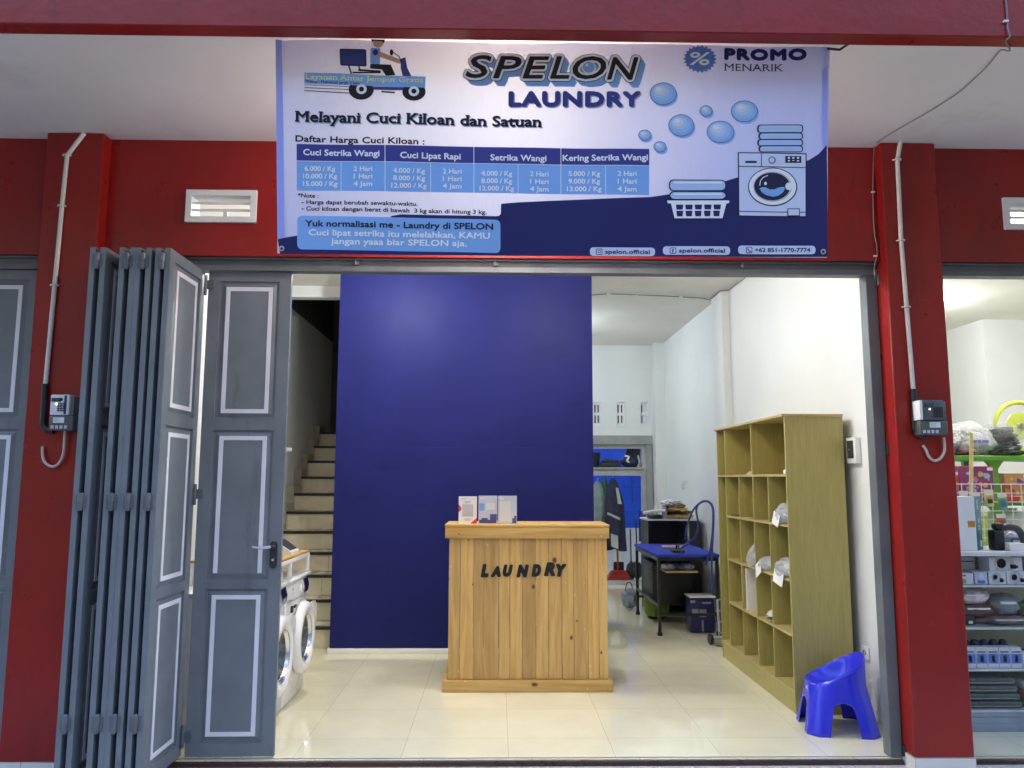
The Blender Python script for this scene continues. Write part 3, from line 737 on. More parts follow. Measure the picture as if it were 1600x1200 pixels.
meter(2.368, 2.512, 1.795, 1.992, PY2, True, 'dark faced electricity meter on the right red pillar', [(p.x, .03 - .003 * i, p.z) for i, p in enumerate(L)], PY2)
def conduit(pts, black, y, label):
    t = thing('conduit_pipe', label, 'pipe', pts[-1], 'white conduit pipes on the pillars')
    q = [Vector((p.x, y - .014, p.z)) for p in pts]
    MB().tube(q, .0125, 10).build('pipe', M['pipe'], t)
    b = [Vector((p.x, y - .016, p.z)) for p in black]
    MB().tube(b, .018, 10, smooth_path=5).build('sleeve', M['black'], t)
    c = MB()
    for f in (1, 2, 3):
        i = min(f, len(q) - 2); a = q[i] if f < 3 else q[-2].lerp(q[-1], .45)
        c.tube([a + Vector((-.026, .004, 0)), a + Vector((-.012, -.016, 0)), a + Vector((.012, -.016, 0)), a + Vector((.020, .004, 0))], .005, 6)
    c.build_each('pipe_clip', M['pipe'], t)
conduit([P(132, 208, PY - .014), P(105, 243, PY - .014), P(97, 322, PY - .014), P(71, 602, PY - .014)], [P(70.5, 600, PY - .016), P(68.5, 640, PY - .016), P(67.5, 662, PY - .016), P(72, 670, PY - .016), P(84, 673, PY - .016)], PY, 'white conduit with a bent top running down the left red pillar')
conduit([P(1407, 222, PY2 - .014), P(1402, 250, PY2 - .014), P(1408, 376, PY2 - .014), P(1427, 610, PY2 - .014)], [P(1427, 608, PY2 - .016), P(1429, 660, PY2 - .016), P(1430, 672, PY2 - .016), P(1436, 680, PY2 - .016), P(1446, 682, PY2 - .016)], PY2, 'white conduit running straight down the right red pillar')
# loose cable over fascia, porch ceiling and the wall edge
pts = [Vector((2.25, -1.368, 3.9)), onY(1572, 5, -1.368), onY(1574, 30, -1.368), onY(1574.5, 44, -1.370), Vector((2.262, -1.372, 3.494)), onZ(1571, 64, 3.494), Vector((2.33, -1.268, 3.49)), onZ(1564, 78, 3.542), onZ(1552, 92, 3.54), onZ(1540, 106, 3.541), onZ(1520, 125, 3.543), onZ(1500, 143, 3.543), onZ(1470, 163, 3.543), onZ(1440, 181, 3.543), onZ(1405, 201, 3.543), onZ(1374, 220.5, 3.543)]
pts += [onY(1366, 233, -.086), onY(1364, 300, -.086), onY(1366, 360, -.086), onY(1370, 385, -.086), onY(1370, 400, -.086), onY(1366, 418, -.086), onY(1367, 436, -.086)]
t = thing('loose_cable', 'thin grey cable drooping from the fascia across the porch ceiling to the right pillar', 'cable', (2.3, -.7, 3.4))
MB().tube(pts, .0036, 6, smooth_path=3).build('wire', M['cable'], t)
c = MB()
for q in (onY(1571.8, 33, -1.37), onY(1364.5, 300, -.088), onY(1368, 400, -.088)): c.box(q.x - .010, q.x + .010, q.y - .004, q.y + .008, q.z - .004, q.z + .004)
c.build_each('cable_clip', M['paper'], t)
# thin cable along the shop ceiling
cp = [onZ(925, 461, 3.54), onZ(950, 459, 3.54), onZ(990, 460.5, 3.54), onZ(1050, 463, 3.54), onZ(1099, 466, 3.54), Vector((2.36, 3.92, 3.535)), Vector((2.362, 3.49, 3.535)), Vector((2.44, 3.47, 3.535)), Vector((2.442, 2.9, 3.53)), Vector((2.442, 2.0, 3.54))]
t = thing('ceiling_cable', 'thin cable clipped along the white shop ceiling', 'cable', cp[0])
MB().tube(cp, .005, 6).build('wire', M['cable'], t)
c = MB()
for q in (onZ(951, 459, 3.54), onZ(994, 461, 3.54), onZ(1064, 463.5, 3.54)): c.box(q.x - .02, q.x + .02, q.y - .012, q.y + .012, q.z - .007, q.z + .009)
c.build_each('cable_clip', M['paper'], t)
# ---------------------------------------------------------------- the banner
BT, BB = Vector((0, -1.2, 3.5365)), Vector((0, -1.05, 2.575))      # the sheet leans: its top is tied to the fascia
_bn = Vector((1, 0, 0)).cross((BT - BB).normalized()); _bn = _bn if _bn.y < 0 else -_bn
def bpt(px, py, layer=0):
    d = ray(px, py); k = (BB - CC).dot(_bn) / d.dot(_bn)
    return CC + d * k + _bn * (.0009 * layer)
BANNER = thing('banner', 'large printed vinyl laundry price banner hung under the porch ceiling', 'banner', (.26, -1.05, 2.575))
S = {}
INK = {}
def ink(name, col, tl=.10):
    if name not in INK: INK[name] = sheet_mat('ink_' + name, col, tl, .38, bump=.10)
    return INK[name]
NAVY = ink('navy', (.020, .024, .135)); WHT = ink('white', (.97, .95, .99), .05); SKYB = ink('sky', (.25, .48, .88)); BLK = ink('black', (.014, .013, .020)); NIGHT = ink('dark_navy', (.02, .022, .07))
LAV = ink('lavender', (.52, .55, .80)); PALE = ink('pale_blue', (.50, .66, .96)); VIO = ink('violet_navy', (.055, .060, .30)); SHD = ink('soft_shadow', (.34, .40, .62)); SKIN = ink('skin', (.70, .43, .28)); YEL = ink('yellow', (.95, .93, .38)); GREY = ink('grey_print', (.25, .26, .36))
class BG(MB):
    """flat print on the banner, in photograph units laid onto the sheet"""
    def poly(s, pts, layer): return s.add([bpt(x, y, layer) for x, y in pts], [list(range(len(pts)))])
    def rect(s, x0, y0, x1, y1, layer, k=0): return s.poly([(x0, y0), (x1, y0 + k * (x1 - x0)), (x1, y1 + k * (x1 - x0)), (x0, y1)], layer)
    def ell(s, cx, cy, rx, ry, layer, n=36): return s.poly([(cx + rx * math.cos(2 * math.pi * i / n), cy + ry * math.sin(2 * math.pi * i / n)) for i in range(n)], layer)
    def ring(s, cx, cy, rx, ry, w, layer, n=40, a0=0, a1=360):
        m = n + 1; vs = []
        for i in range(m):
            a = R(a0 + (a1 - a0) * i / n); vs += [bpt(cx + rx * math.cos(a), cy + ry * math.sin(a), layer), bpt(cx + (rx - w) * math.cos(a), cy + (ry - w) * math.sin(a), layer)]
        return s.add(vs, [(2 * i, 2 * i + 2, 2 * i + 3, 2 * i + 1) for i in range(n)])
    def line(s, pts, w, layer):
        for (x0, y0), (x1, y1) in zip(pts, pts[1:]):
            dx, dy = x1 - x0, y1 - y0; L = math.hypot(dx, dy) or 1; nx, ny = -dy / L * w / 2, dx / L * w / 2; ex, ey = dx / L * w * .35, dy / L * w * .35
            s.poly([(x0 + nx - ex, y0 + ny - ey), (x1 + nx + ex, y1 + ny + ey), (x1 - nx + ex, y1 - ny + ey), (x0 - nx - ex, y0 - ny - ey)], layer)
        return s
    def rrect(s, c4, r, layer, n=6):
        """rounded quad from tl, tr, br, bl"""
        pts = []
        C = [Vector(c) for c in c4]
        for i in range(4):
            p = C[i]; a = (C[i - 1] - p).normalized(); b = (C[(i + 1) % 4] - p).normalized()
            P0, P1 = p + a * r, p + b * r
            for k in range(n + 1):
                t = k / n; q = P0 * (1 - t) ** 2 + p * 2 * t * (1 - t) + P1 * t * t; pts.append((q.x, q.y))
        return s.poly(pts, layer)
    def text(s, body, a, b, cap, layer, bold=.016, shear=0, serif=0, space=1.0):
        r = max(0, bold) * cap / cap_h() * .9
        offs = [(0, 0)] if r < .06 else [(r, 0), (-r, 0), (0, r), (0, -r), (r * .7, r * .7), (-r * .7, -r * .7)][:6 if r > .25 else 4]
        for k, (dx, dy) in enumerate(offs):
            text_map(s, body, lambda x, y: bpt(x, y, layer + .06 * k), (a[0] + dx, a[1] + dy), (b[0] + dx, b[1] + dy), cap, 0, shear, serif, space)
        return s
    def fat(s, body, a, b, cap, layer, r, shear=0, space=1.0, bold=.012, n=12):
        """heavy round lettering: the same word laid down in a small ring"""
        for k in range(n):
            t = 2 * math.pi * k / n; dx, dy = r * math.cos(t), r * math.sin(t)
            s.text(body, (a[0] + dx, a[1] + dy), (b[0] + dx, b[1] + dy), cap, layer + .07 * k, 0, shear, 0, space)
        return s
    def use(s, i): s.cur = i; return s
    def build(s, name, mats, parent=None, label=None, loc=None, kind=None):
        o = super().build(name, mats, parent, label, loc, kind)
        drape(o); return o
def wave(x, z):
    k = (z - 2.55)
    return .006 * math.sin(5.1 * x + 1.2 * z + .4) * (.4 + .6 * min(1, k)) + .0035 * math.sin(11.3 * x - 6 * z) + .0025 * math.sin(17 * x + 9 * z + 2) * max(0, k - .3)
def drape(o, edge=.034):
    """cut the print finely and let it follow the folds of the vinyl"""
    me = o.data; bm = bmesh.new(); bm.from_mesh(me)
    bmesh.ops.triangulate(bm, faces=[f for f in bm.faces if len(f.verts) > 4])
    for it in range(7):
        es = [e for e in bm.edges if e.calc_length() > edge]
        if not es: break
        bmesh.ops.subdivide_edges(bm, edges=es, cuts=1, use_grid_fill=False)
        bmesh.ops.triangulate(bm, faces=[f for f in bm.faces if len(f.verts) > 3])
    base = Vector((0, 0, 0)); p = o.parent
    while p is not None: base = base + p.location; p = p.parent
    for v in bm.verts: v.co += _bn * wave(v.co.x + base.x, v.co.z + base.z)
    bm.to_mesh(me); bm.free(); me.update()
# sheet
def bsheet(u, v):
    x = -1.016 + u * 2.548; p = BB.lerp(BT, v)
    return Vector((x, p.y, p.z)) + Vector((.012 * (1 - v) * (u - .5), 0, 0))
S = BG(); S.grid(bsheet, 64, 26); S.build('sheet', sheet_mat('banner_vinyl', (.7, .7, .8), .12, .33, gradient=((-.40, 0, .62), (.88, .85, .90), (.62, .65, .96)), bump=.22), BANNER)
b = BG()
b.poly([(433.5, 373.5), (450, 370), (470, 367), (600, 350), (612, 337.6), (627, 335), (650, 335.5), (775, 338), (780, 337.3), (782.5, 334), (783, 318.5), (810, 316), (850, 313.8), (870, 313), (930, 311), (1016, 308), (1070, 300), (1134, 283), (1160, 275), (1200, 265.5), (1240, 257), (1265, 249.5), (1280, 240), (1292.8, 226), (1293, 401.5), (1100, 401.2), (700, 399), (437, 396.5)], 1)
b.build('navy_wave', NAVY, BANNER)
b = BG()
b.poly([(430.5, 62), (440, 62), (443, 200), (444, 371), (433.5, 373.5)], 1); b.poly([(1284, 74), (1293, 74), (1293, 225), (1286, 232)], 1)
b.build_each('edge_strip', ink('periwinkle', (.42, .47, .95), .2), BANNER)
# title
b = BG()
sh = .22
SP = (('S', 728, 767), ('P', 771, 814), ('E', 817, 857), ('L', 860, 889), ('O', 895, 946), ('N', 949, 996))
def logo(layer, r, n, dx=0, dy=0):
    for ch, xa, xb in SP:
        yb = 120.3 + (xa - 728) * .0175
        b.fat(ch, (xa + dx, yb + dy), (xb + dx, yb + dy + .5), 33.5, layer, r, sh, n=n)
for k in range(5): b.use(0); logo(.5 + .08 * k, 4.4, 6, 3.5 + k * 1.2, 3 + k * 1.5)
b.use(1); logo(2.0, 5.3, 14)
b.use(2); logo(3.2, 4.3, 14)
b.use(1); logo(4.4, .8, 8)
b.use(2).ell(919.5, 106.2, 11, 9.8, 5.4); b.use(0).ell(919.5, 106.2, 9.6, 8.4, 6); b.use(2).ell(916.5, 103, 2.2, 2.2, 6.6)
b.build('title_lettering', [SKYB, BLK, WHT], BANNER)
b = BG(); b.use(1).fat('LAUNDRY', (798.5, 166.6), (1001, 167.6), 20.5, 1, 2.1, space=1.12, n=8); b.use(0).fat('LAUNDRY', (796.5, 164.6), (999, 165.6), 20.5, 2, 2.1, space=1.12, n=8)
b.build('subtitle_lettering', [VIO, SHD], BANNER)
b = BG(); b.use(1).text('Melayani Cuci Kiloan dan Satuan', (463, 191.3), (847.5, 199.8), 15.5, 1, .036, serif=.05); b.use(0).text('Melayani Cuci Kiloan dan Satuan', (461.5, 189.6), (846, 198.2), 15.5, 2, .036, serif=.05)
b.build('service_lettering', [BLK, SHD], BANNER)
b = BG()
b.text('*Note :', (465, 307.6), (497, 308.8), 6, 1, .03); b.text('- Harga dapat berubah sewaktu-waktu.', (471, 318.2), (652.5, 321.8), 6.2, 1, .03)
b.text('- Cuci kiloan dengan berat di bawah  3 kg akan di hitung 3 kg.', (471, 328.2), (760, 334.8), 6.2, 2, .03)
b.build('notes_lettering', BLK, BANNER)
# price table
def tb(s, t):
    l = (463.5, 225 + (297.2 - 225) * t); r = (1014, 233.4 + (305 - 233.4) * t); return (l[0] + (r[0] - l[0]) * s, l[1] + (r[1] - l[1]) * s)
hx = [0, .2516, .5030, .7502, 1.0]; sx = [.1262, .3806, .6285, .8765]; th = .364
b = BG()
b.use(0).poly([tb(0, 0), tb(1, 0), tb(1, th), tb(0, th)], 1); b.use(1).poly([tb(0, th), tb(1, th), tb(1, 1), tb(0, 1)], 1)
for s in hx[1:4]: b.use(2).line([tb(s, 0), tb(s, 1)], 1.1, 2)
for s in sx: b.use(2).line([tb(s, th + .02), tb(s, 1)], .9, 2)
b.use(2).line([tb(0, th), tb(1, th)], .9, 2)
for s, a, e in (('Cuci Setrika Wangi', (474, 242), (593, 244.8)), ('Cuci Lipat Rapi', (625.8, 247.2), (719.5, 249)), ('Setrika Wangi', (766.5, 250.3), (853.5, 251.8)), ('Kering Setrika Wangi', (879.5, 250.8), (1011.5, 251))):
    b.use(2).text(s, a, e, 9, 2, .036)
rows = [(('6.000 / Kg', 476, 523.5), ('10.000 / Kg', 473.4, 526.5), ('15.000 / Kg', 473.4, 527), 266.6, 11.8, 553, 582),
        (('4.000 / Kg', 615, 664), ('8.000 / Kg', 615, 664), ('12.000 / Kg', 612, 666.5), 270.4, 11.6, 692, 721),
        (('4.000 / Kg', 752.3, 800), ('8.000 / Kg', 752.3, 800), ('12.000 / Kg', 749.5, 803), 274.4, 11.7, 828.5, 857),
        (('5.000 / Kg', 888.5, 937.4), ('9.000 / Kg', 888.5, 937.4), ('13.000 / Kg', 886, 939.5), 274.6, 11.9, 965, 994)]
for r in rows:
    for k in range(3):
        n, xa, xb = r[k]; y = r[3] + k * r[4]; b.use(2).text(n, (xa, y), (xb, y + .5), 7.2, 2, .034)
        b.use(2).text(('2 Hari', '1 Hari', '4 Jam')[k], (r[5], y + .6), (r[6], y + 1), 7.2, 2, .034)
b.use(3).text('Daftar Harga Cuci Kiloan :', (462, 221), (663, 226.2), 9.2, 1, .036)
b.build('price_table', [VIO, SKYB, WHT, BLK], BANNER)
# slogan
b = BG(); b.rrect([(464, 336.5), (782, 343.6), (782, 395.6), (464, 389.4)], 9, 2); sb = b.build('slogan_box', ink('slogan_blue', (.27, .50, .90)), BANNER)
b = BG(); b.use(0).text('Yuk normalisasi me - Laundry di SPELON', (477, 353.2), (770, 359), 9.2, 3, .036)
b.use(1).text('Cuci lipat setrika itu melelahkan, KAMU', (482.4, 367.3), (765, 373.2), 9, 3, .034).text('jangan yaaa biar SPELON aja.', (518, 381.2), (729, 385.2), 9, 3, .034)
b.build('slogan_lettering', [NIGHT, WHT], sb)
# promo
b = BG(); n = 22
b.use(0).poly([(1093.5 + (27 if i % 2 == 0 else 22.5) * math.cos(math.pi * i / n), 92.5 + (22 if i % 2 == 0 else 18.5) * math.sin(math.pi * i / n)) for i in range(2 * n)], 1)
b.use(1).text('%', (1078, 101.5), (1108, 101.5), 19, 2, .02, shear=.1)
b.use(0).text('', (0, 0), (1, 0), 1, 1)
b.build('promo_badge', [ink('badge_blue', (.13, .26, .62)), WHT], BANNER)
b = BG(); b.use(0).fat('PROMO', (1133.5, 91.6), (1258.5, 92.6), 15, 1, 1.9, space=1.14, n=8); b.use(1).text('MENARIK', (1131.5, 110), (1225, 111), 11, 2, 0, serif=.05)
b.build('promo_lettering', [NAVY, NIGHT], BANNER)
# bubbles: printed gloss discs
bub = [ink('bubble_%d' % i, tuple(p + (q - p) * (i / 4) ** 1.2 for p, q in zip((.34, .58, .95), (.92, .95, 1.0))), .16) for i in range(5)]
for (x, y, rx, ry) in ((1035.5, 147.5, 20.5, 17), (1103.3, 173.3, 9.8, 8.2), (1163.3, 173.6, 20.2, 16.4), (1064, 196.4, 19.8, 16.6), (1125.8, 205.7, 21, 16.8), (1007, 212, 9.8, 8), (1030.7, 230, 9.6, 8)):
    b = BG(); b.use(6).ell(x + 2.5, y + 3.5, rx, ry, .8)
    for i in range(5): b.use(i).ell(x - .085 * i * rx, y - .10 * i * ry, rx * (1 - .19 * i), ry * (1 - .20 * i), 1.6 + .5 * i, 28)
    b.use(5).ring(x, y, rx + .4, ry + .4, .7, 2.0)
    b.build('bubble', bub + [NIGHT, ink('bubble_shade', (.36, .52, .92))], BANNER)
# washing machine picture
b = BG(); k = .0045
b.use(1).poly([(1152.5, 238), (1261, 239), (1260.5, 339.5), (1153, 338.5)], 2); b.use(0).poly([(1154.2, 239.7), (1259.3, 240.7), (1258.8, 337.6), (1154.7, 336.8)], 3)
b.use(1).line([(1154, 260.2), (1259, 261.5)], 1.2, 4).line([(1189.5, 240), (1189.3, 260.5)], 1.1, 4).line([(1154, 330.5), (1259, 331.5)], 1.1, 4)
b.use(1).rect(1164, 251.8, 1182, 255, 4); b.use(1).ring(1206, 250.2, 5.6, 5.6, 1.2, 4)
b.use(1).rect(1227, 243.7, 1252.5, 254.2, 4); b.use(2)
for i, x in enumerate((1231, 1238, 1245.5)): b.rect(x, 245.4, x + 3.4, 247.8, 5); b.rect(x, 250, x + 3.4, 252 - (i == 1) * .9, 5)
b.use(1).ell(1207.3, 292, 39, 30, 4); b.use(2).ell(1207, 291.8, 37.4, 28.4, 5); b.use(1).ring(1207, 291.8, 30, 22.8, .5, 6)
b.use(1).ell(1206.5, 291.6, 28.6, 21.6, 6)
b.use(3).poly([(1186, 295), (1190, 292.6), (1196, 293), (1203, 296.5), (1210, 296), (1217, 292.8), (1224, 291.8), (1226.5, 294), (1224, 300), (1217, 305.5), (1208, 307.5), (1198, 305.5), (1190, 301)], 7)
b.use(2).ell(1195.5, 287, 2.2, 2.6, 7); b.use(2).line([(1186.5, 290), (1187.5, 283), (1192, 277.5), (1199, 274.5)], 1.2, 7)
b.use(2).ell(1232, 291, 5.8, 6.6, 7); b.use(1).ring(1232, 291, 5.8, 6.6, .8, 8, a0=80, a1=280)
b.use(1).rect(1230.5, 325.5, 1250, 337.5, 5); b.use(0).rect(1231.8, 326.8, 1248.7, 336.3, 6)
b.build('washing_machine_picture', [ink('print_lilac', (.74, .78, .98)), NIGHT, WHT, SKYB], BANNER)
b = BG(); yb = 195.8
for i, (y0, y1) in enumerate(((195, 207), (207.6, 217.4), (217.8, 227.4), (227.8, 237))):
    o = -1 if i % 2 else 1
    b.use(1).rrect([(1184 - o, y0), (1255, y0 - .8), (1255.6, y1), (1183.6 - o, y1 + .8)], 5, 3 + .2 * i); b.use(0).rrect([(1186.4 - o, y0 + 1.5), (1253.2, y0 + .8), (1253.8, y1 - .8), (1186 - o, y1)], 4, 4 + .2 * i)
    b.use(2).line([(1190, y0 + 3.6), (1249, y0 + 3)], 2.2, 5.2)
b.build('towel_stack_picture', [PALE, NIGHT, ink('towel_light', (.60, .72, .92))], BANNER)
b = BG()
for (x0, y0, x1, y1, q) in ((1045, 280.6, 1134, 298.8, 3), (1045.5, 298.8, 1134, 312.5, 4)):
    b.use(1).rrect([(x0, y0), (x1, y0 + .6), (x1, y1), (x0, y1)], 8, q); b.use(0).rrect([(x0 + 1.8, y0 + 1.6), (x1 - 1.6, y0 + 2), (x1 - 1.6, y1 - 1.4), (x0 + 1.8, y1 - 1.4)], 7, q + .7); b.use(2).line([(x0 + 8, y0 + 5), (x1 - 8, y0 + 5.3)], 2.6, q + 1.4)
b.use(2).rrect([(1041.5, 313.6), (1139, 313.8), (1138, 318.4), (1043, 318.2)], 1.8, 6); b.use(2).poly([(1048, 318), (1134, 318.2), (1128, 341.6), (1053.5, 341.4)], 6)
for r_ in range(2):
    for c_ in range(5):
        x = 1055.5 + 14.6 * c_ + r_ * (2 - c_ * .9) * .4; y = 320.2 + 9.6 * r_; b.use(3).rrect([(x, y), (x + 11.6 - r_, y), (x + 10.6 - r_, y + 7.6 + r_), (x + 1, y + 7.6 + r_)], 1.2, 7)
b.build('laundry_basket_picture', [PALE, NIGHT, WHT, NAVY], BANNER)
# contact pills
for x0, x1, y, s, xa in ((921.5, 1023.5, 393.3, 'spelon.official', 945.5), (1035.5, 1140.5, 391.6, 'spelon.official', 1060.6), (1153, 1274, 390.4, '+62 851-1770-7774', 1180)):
    b = BG(); b.use(0).rrect([(x0, y - 6.8), (x1, y - 6.4), (x1, y + 7), (x0, y + 6.6)], 6.4, 2); b.use(1).text(s, (xa, y + 3), (x1 - 8.5, y + 3.3), 6, 3, .032)
    cx = xa - 9.5; b.rrect([(cx - 5, y - 4.6), (cx + 5, y - 4.6), (cx + 5, y + 5), (cx - 5, y + 5)], 2, 3); b.use(0).rrect([(cx - 4, y - 3.7), (cx + 4, y - 3.7), (cx + 4, y + 4.1), (cx - 4, y + 4.1)], 1.6, 3.6); b.use(1)
    if x0 < 1000: b.ring(cx, y + .2, 2.6, 2.6, .8, 4.2, n=20); b.ell(cx + 2.7, y - 2.4, .6, .6, 4.2, 8)
    elif x0 < 1100: b.text('f', (cx - 1.6, y + 3.6), (cx + 1.8, y + 3.6), 6, 4.2, .03)
    else: b.line([(cx - 2.2, y - 2.2), (cx - 1.4, y + .6), (cx + 1, y + 2.6), (cx + 2.6, y + 2.2)], 1.4, 4.2)
    b.build('contact_pill', [ink('pill', (.72, .76, .98)), NIGHT], BANNER)
# scooter
b = BG()
def zz(*p): return [(420 + x / 3.334, 50 + y / 3.334) for x, y in p]
def z1(x, y): return (420 + x / 3.334, 50 + y / 3.334)
b.use(1).rrect(zz((371, 91), (508, 92), (510, 181), (374, 178)), 2.6, 2); b.use(0).rrect(zz((376, 95), (503, 97), (505, 176), (379, 173)), 2, 2.6)
b.use(1).line(zz((418, 178), (432, 222)), 2.2, 2).line(zz((470, 180), (478, 205)), 2, 2).line(zz((470, 200), (580, 206)), 3, 2).line(zz((440, 214), (580, 212)), 2.4, 2)
b.use(1).ell(*z1(482, 302), 19.5, 15.6, 2); b.use(1).ell(*z1(757, 314), 18.2, 14, 2)
b.use(0).poly(zz((540, 285), (705, 290), (700, 306), (548, 302)), 2.4)
b.use(1).line(zz((590, 312), (655, 317)), 2.4, 2.6)
for q, (a_, c_) in enumerate((((187, 276), (440, 288)), ((187, 291), (430, 302)), ((187, 306), (425, 320)))): b.use(1).line(zz(a_, c_), .8 + .2 * q, 2)
b.use(4).poly(zz((540, 48), (600, 50), (596, 68), (585, 80), (566, 84), (548, 76)), 2.2); b.use(1).poly(zz((534, 40), (606, 42), (600, 62), (590, 50), (545, 48), (538, 58)), 2.8)
b.use(3).rrect(zz((531, 84), (582, 86), (580, 172), (528, 166)), 2, 3); b.use(0).ell(*z1(556, 108), 4.2, 4.5, 3.6); b.use(4).poly(zz((574, 104), (592, 108), (686, 146), (688, 168), (660, 160), (570, 128)), 3.3)
b.use(1).poly(zz((530, 168), (636, 172), (660, 226), (612, 230), (588, 196), (528, 192)), 3.4)
b.use(0).poly(zz((688, 142), (712, 134), (722, 190), (748, 240), (700, 238), (688, 190)), 3); b.use(1).line(zz((690, 160), (680, 130), (648, 108)), 1.4, 3.6); b.use(1).ell(*z1(640, 108), 2.8, 4.8, 3.6)
b.use(3).poly(zz((187, 213), (818, 236), (816, 294), (186, 270)), 3.8)
b.use(2).ell(*z1(484, 300), 8.2, 7.8, 4.2); b.use(1).ell(*z1(484, 300), 3.9, 3.8, 5); b.use(2).ell(*z1(757, 312), 8.2, 7.8, 4.2); b.use(1).ell(*z1(757, 312), 3.9, 3.8, 5)
b.use(5).text('Layanan Antar Jemput Gratis', z1(192, 247), z1(805, 267), 7.6, 4.6, .012, serif=.06); b.use(1).text('*Note : Maksimal jarak 3 kilo.', z1(192, 266), z1(480, 277), 4.2, 4.6, .012)
b.build('scooter_picture', [ink('scooter_navy', (.05, .07, .28)), BLK, WHT, SKYB, SKIN, YEL], BANNER)
# eyelets and ties
for px, py in ((440.5, 388.5), (1285.5, 393.5)):
    g = MB(); p = bpt(px, py, 3); g.lathe([(.0065, 0), (.012, .001), (.013, .003), (.006, .004)], p, _bn, n=18); g.build('eyelet', M['steel'], BANNER)
g = MB(); p = bpt(1293, 84, 0)
g.tube([Vector((1.52, -1.205, 3.525)), Vector((1.56, -1.24, 3.50)), Vector((1.60, -1.272, 3.52))], .006, 6); g.build('tie', M['black'], BANNER)
# ---------------------------------------------------------------- wooden counter
ct = thing('counter', 'pine board reception counter with black cut-out LAUNDRY letters', 'counter', (.22, 1.6, 0))
rnd = random.Random(4)
mb = MB(); x = -.355; ws = [.085, .10, .075, .11, .085, .09, .10, .095, .10, .088, .105, .082, .065]
tot = sum(ws); k = 1.18 / tot; yF = 1.362
for i, w_ in enumerate(ws):
    mb.box(x + .0008, x + w_ * k - .0008, yF + rnd.uniform(0, .002), yF + .02, .086, 1.105, bev=.0022, seg=1); x += w_ * k
for xx in (-.355, .807):
    for j in range(4): mb.box(xx, xx + .018, yF + .022 + j * .11, yF + .022 + j * .11 + .107, .086, 1.105, bev=.002, seg=1)
mb.build('board_front', M['pine'], ct)
mb = MB(); mb.box(-.385, .840, 1.336, 1.361, 1.104, 1.186, bev=.004); mb.box(-.385, -.36, 1.363, 1.80, 1.104, 1.186, bev=.004); mb.box(.815, .84, 1.363, 1.80, 1.104, 1.186, bev=.004)
mb.build('rim', M['pine_x'], ct)
mb = MB()
for j in range(4): mb.box(-.388, .843, 1.333 + j * .118, 1.333 + j * .118 + .116, 1.187, 1.207, bev=.004)
mb.build('counter_top', M['pine_x'], ct)
mb = MB(); mb.box(-.392, .853, 1.335, 1.361, 0, .085, bev=.004); mb.box(-.392, -.36, 1.363, 1.80, 0, .085, bev=.004); mb.box(.82, .853, 1.363, 1.80, 0, .085, bev=.004)
mb.build('base_trim', M['pine_x'], ct)
mb = MB()
LET = [('L', 750, 773, 902.5, 22), ('A', 766.5, 783, 902, 18), ('U', 785, 802, 901.5, 20), ('N', 806.5, 827, 902.5, 21), ('D', 830, 846, 901.5, 20.5), ('R', 849.5, 868, 900.5, 22.5), ('Y', 868, 885.5, 901.5, 21)]
LET[0] = ('L', 750.5, 764, 902.5, 22)
for ch, xa, xb, yb, cap in LET:
    vs, fs = text2d(ch, .02, .25)
    x0 = min(v.x for v in vs); x1 = max(v.x for v in vs); y0 = min(v.y for v in vs); y1 = max(v.y for v in vs)
    f2 = []; n = len(vs); cnt = {}
    def pt(v, yy): return onY(xa + 2 + (v.x - x0) / (x1 - x0) * (xb - xa - 4), yb - 2 - (v.y - y0) / (y1 - y0) * (cap - 4), yF - .0005) + Vector((0, yy, 0))
    for f in fs:
        for a, b in zip(f, f[1:] + f[:1]): cnt.setdefault((min(a, b), max(a, b)), []).append((a, b))
    F = [list(f) for f in fs] + [(b, a, a + n, b + n) for kk, e in cnt.items() if len(e) == 1 for a, b in e]
    for k in range(10):
        t_ = 2 * math.pi * k / 10; o_ = Vector((.0075 * math.cos(t_), 0, .0075 * math.sin(t_)))
        V = [pt(v, -.006 - .00012 * k) + o_ for v in vs] + [pt(v, .001) + o_ for v in vs]
        mb.add(V, F)
mb.build('lettering', M['letter_black'], ct)

# cards on the counter
YC = 1.42
def card(pl, pr, pt_, pb, name, label, cat, lean=.02):
    t = thing(name, label, cat, onY(pl, pb, YC))
    a = onY(pl, pb, YC); b = onY(pr, pb, YC); c = onY(pr, pt_, YC); d_ = onY(pl, pt_, YC)
    z0 = 1.2075; a.z = b.z = z0
    return t, a.x, b.x, z0, (c.z + d_.z) / 2
t, xa, xb, za, zb = card(716.5, 745, 775.5, 816, 'payment_card', 'white upright payment card with red corners on the counter', 'card')
MB().box(xa, xb, YC, YC + .003, za, zb).build('card', M['paper'], t)
w_ = xb - xa; h_ = zb - za
red = mat('red_print', (.55, .03, .05), .5)
q = MB(); yy = YC - .0012
q.add([(xa, yy, za + h_ * .42), (xa + w_ * .14, yy, za + h_ * .50), (xa + w_ * .16, yy, za + h_ * .58), (xa, yy, za + h_ * .70)], [(0, 1, 2, 3)])
q.add([(xb, yy, za), (xb, yy, za + h_ * .22), (xb - w_ * .36, yy, za)], [(0, 1, 2)])
q.build_each('red_corner', red, t)
q = MB()
for (u0, u1, v) in ((.12, .40, .90), (.30, .66, .80), (.36, .60, .76), (.28, .70, .16), (.34, .62, .12), (.78, .86, .88)): q.box(xa + u0 * w_, xa + u1 * w_, yy, YC - .0002, za + v * h_, za + (v + .018) * h_)
q.build('print_line', M['grey_plastic'], t)
q = MB(); q.box(xa + .2 * w_, xa + .8 * w_, yy, YC - .0002, za + .26 * h_, za + .70 * h_); q.build('blank_panel', mat('pale_grey_print', (.50, .50, .52), .6), t)
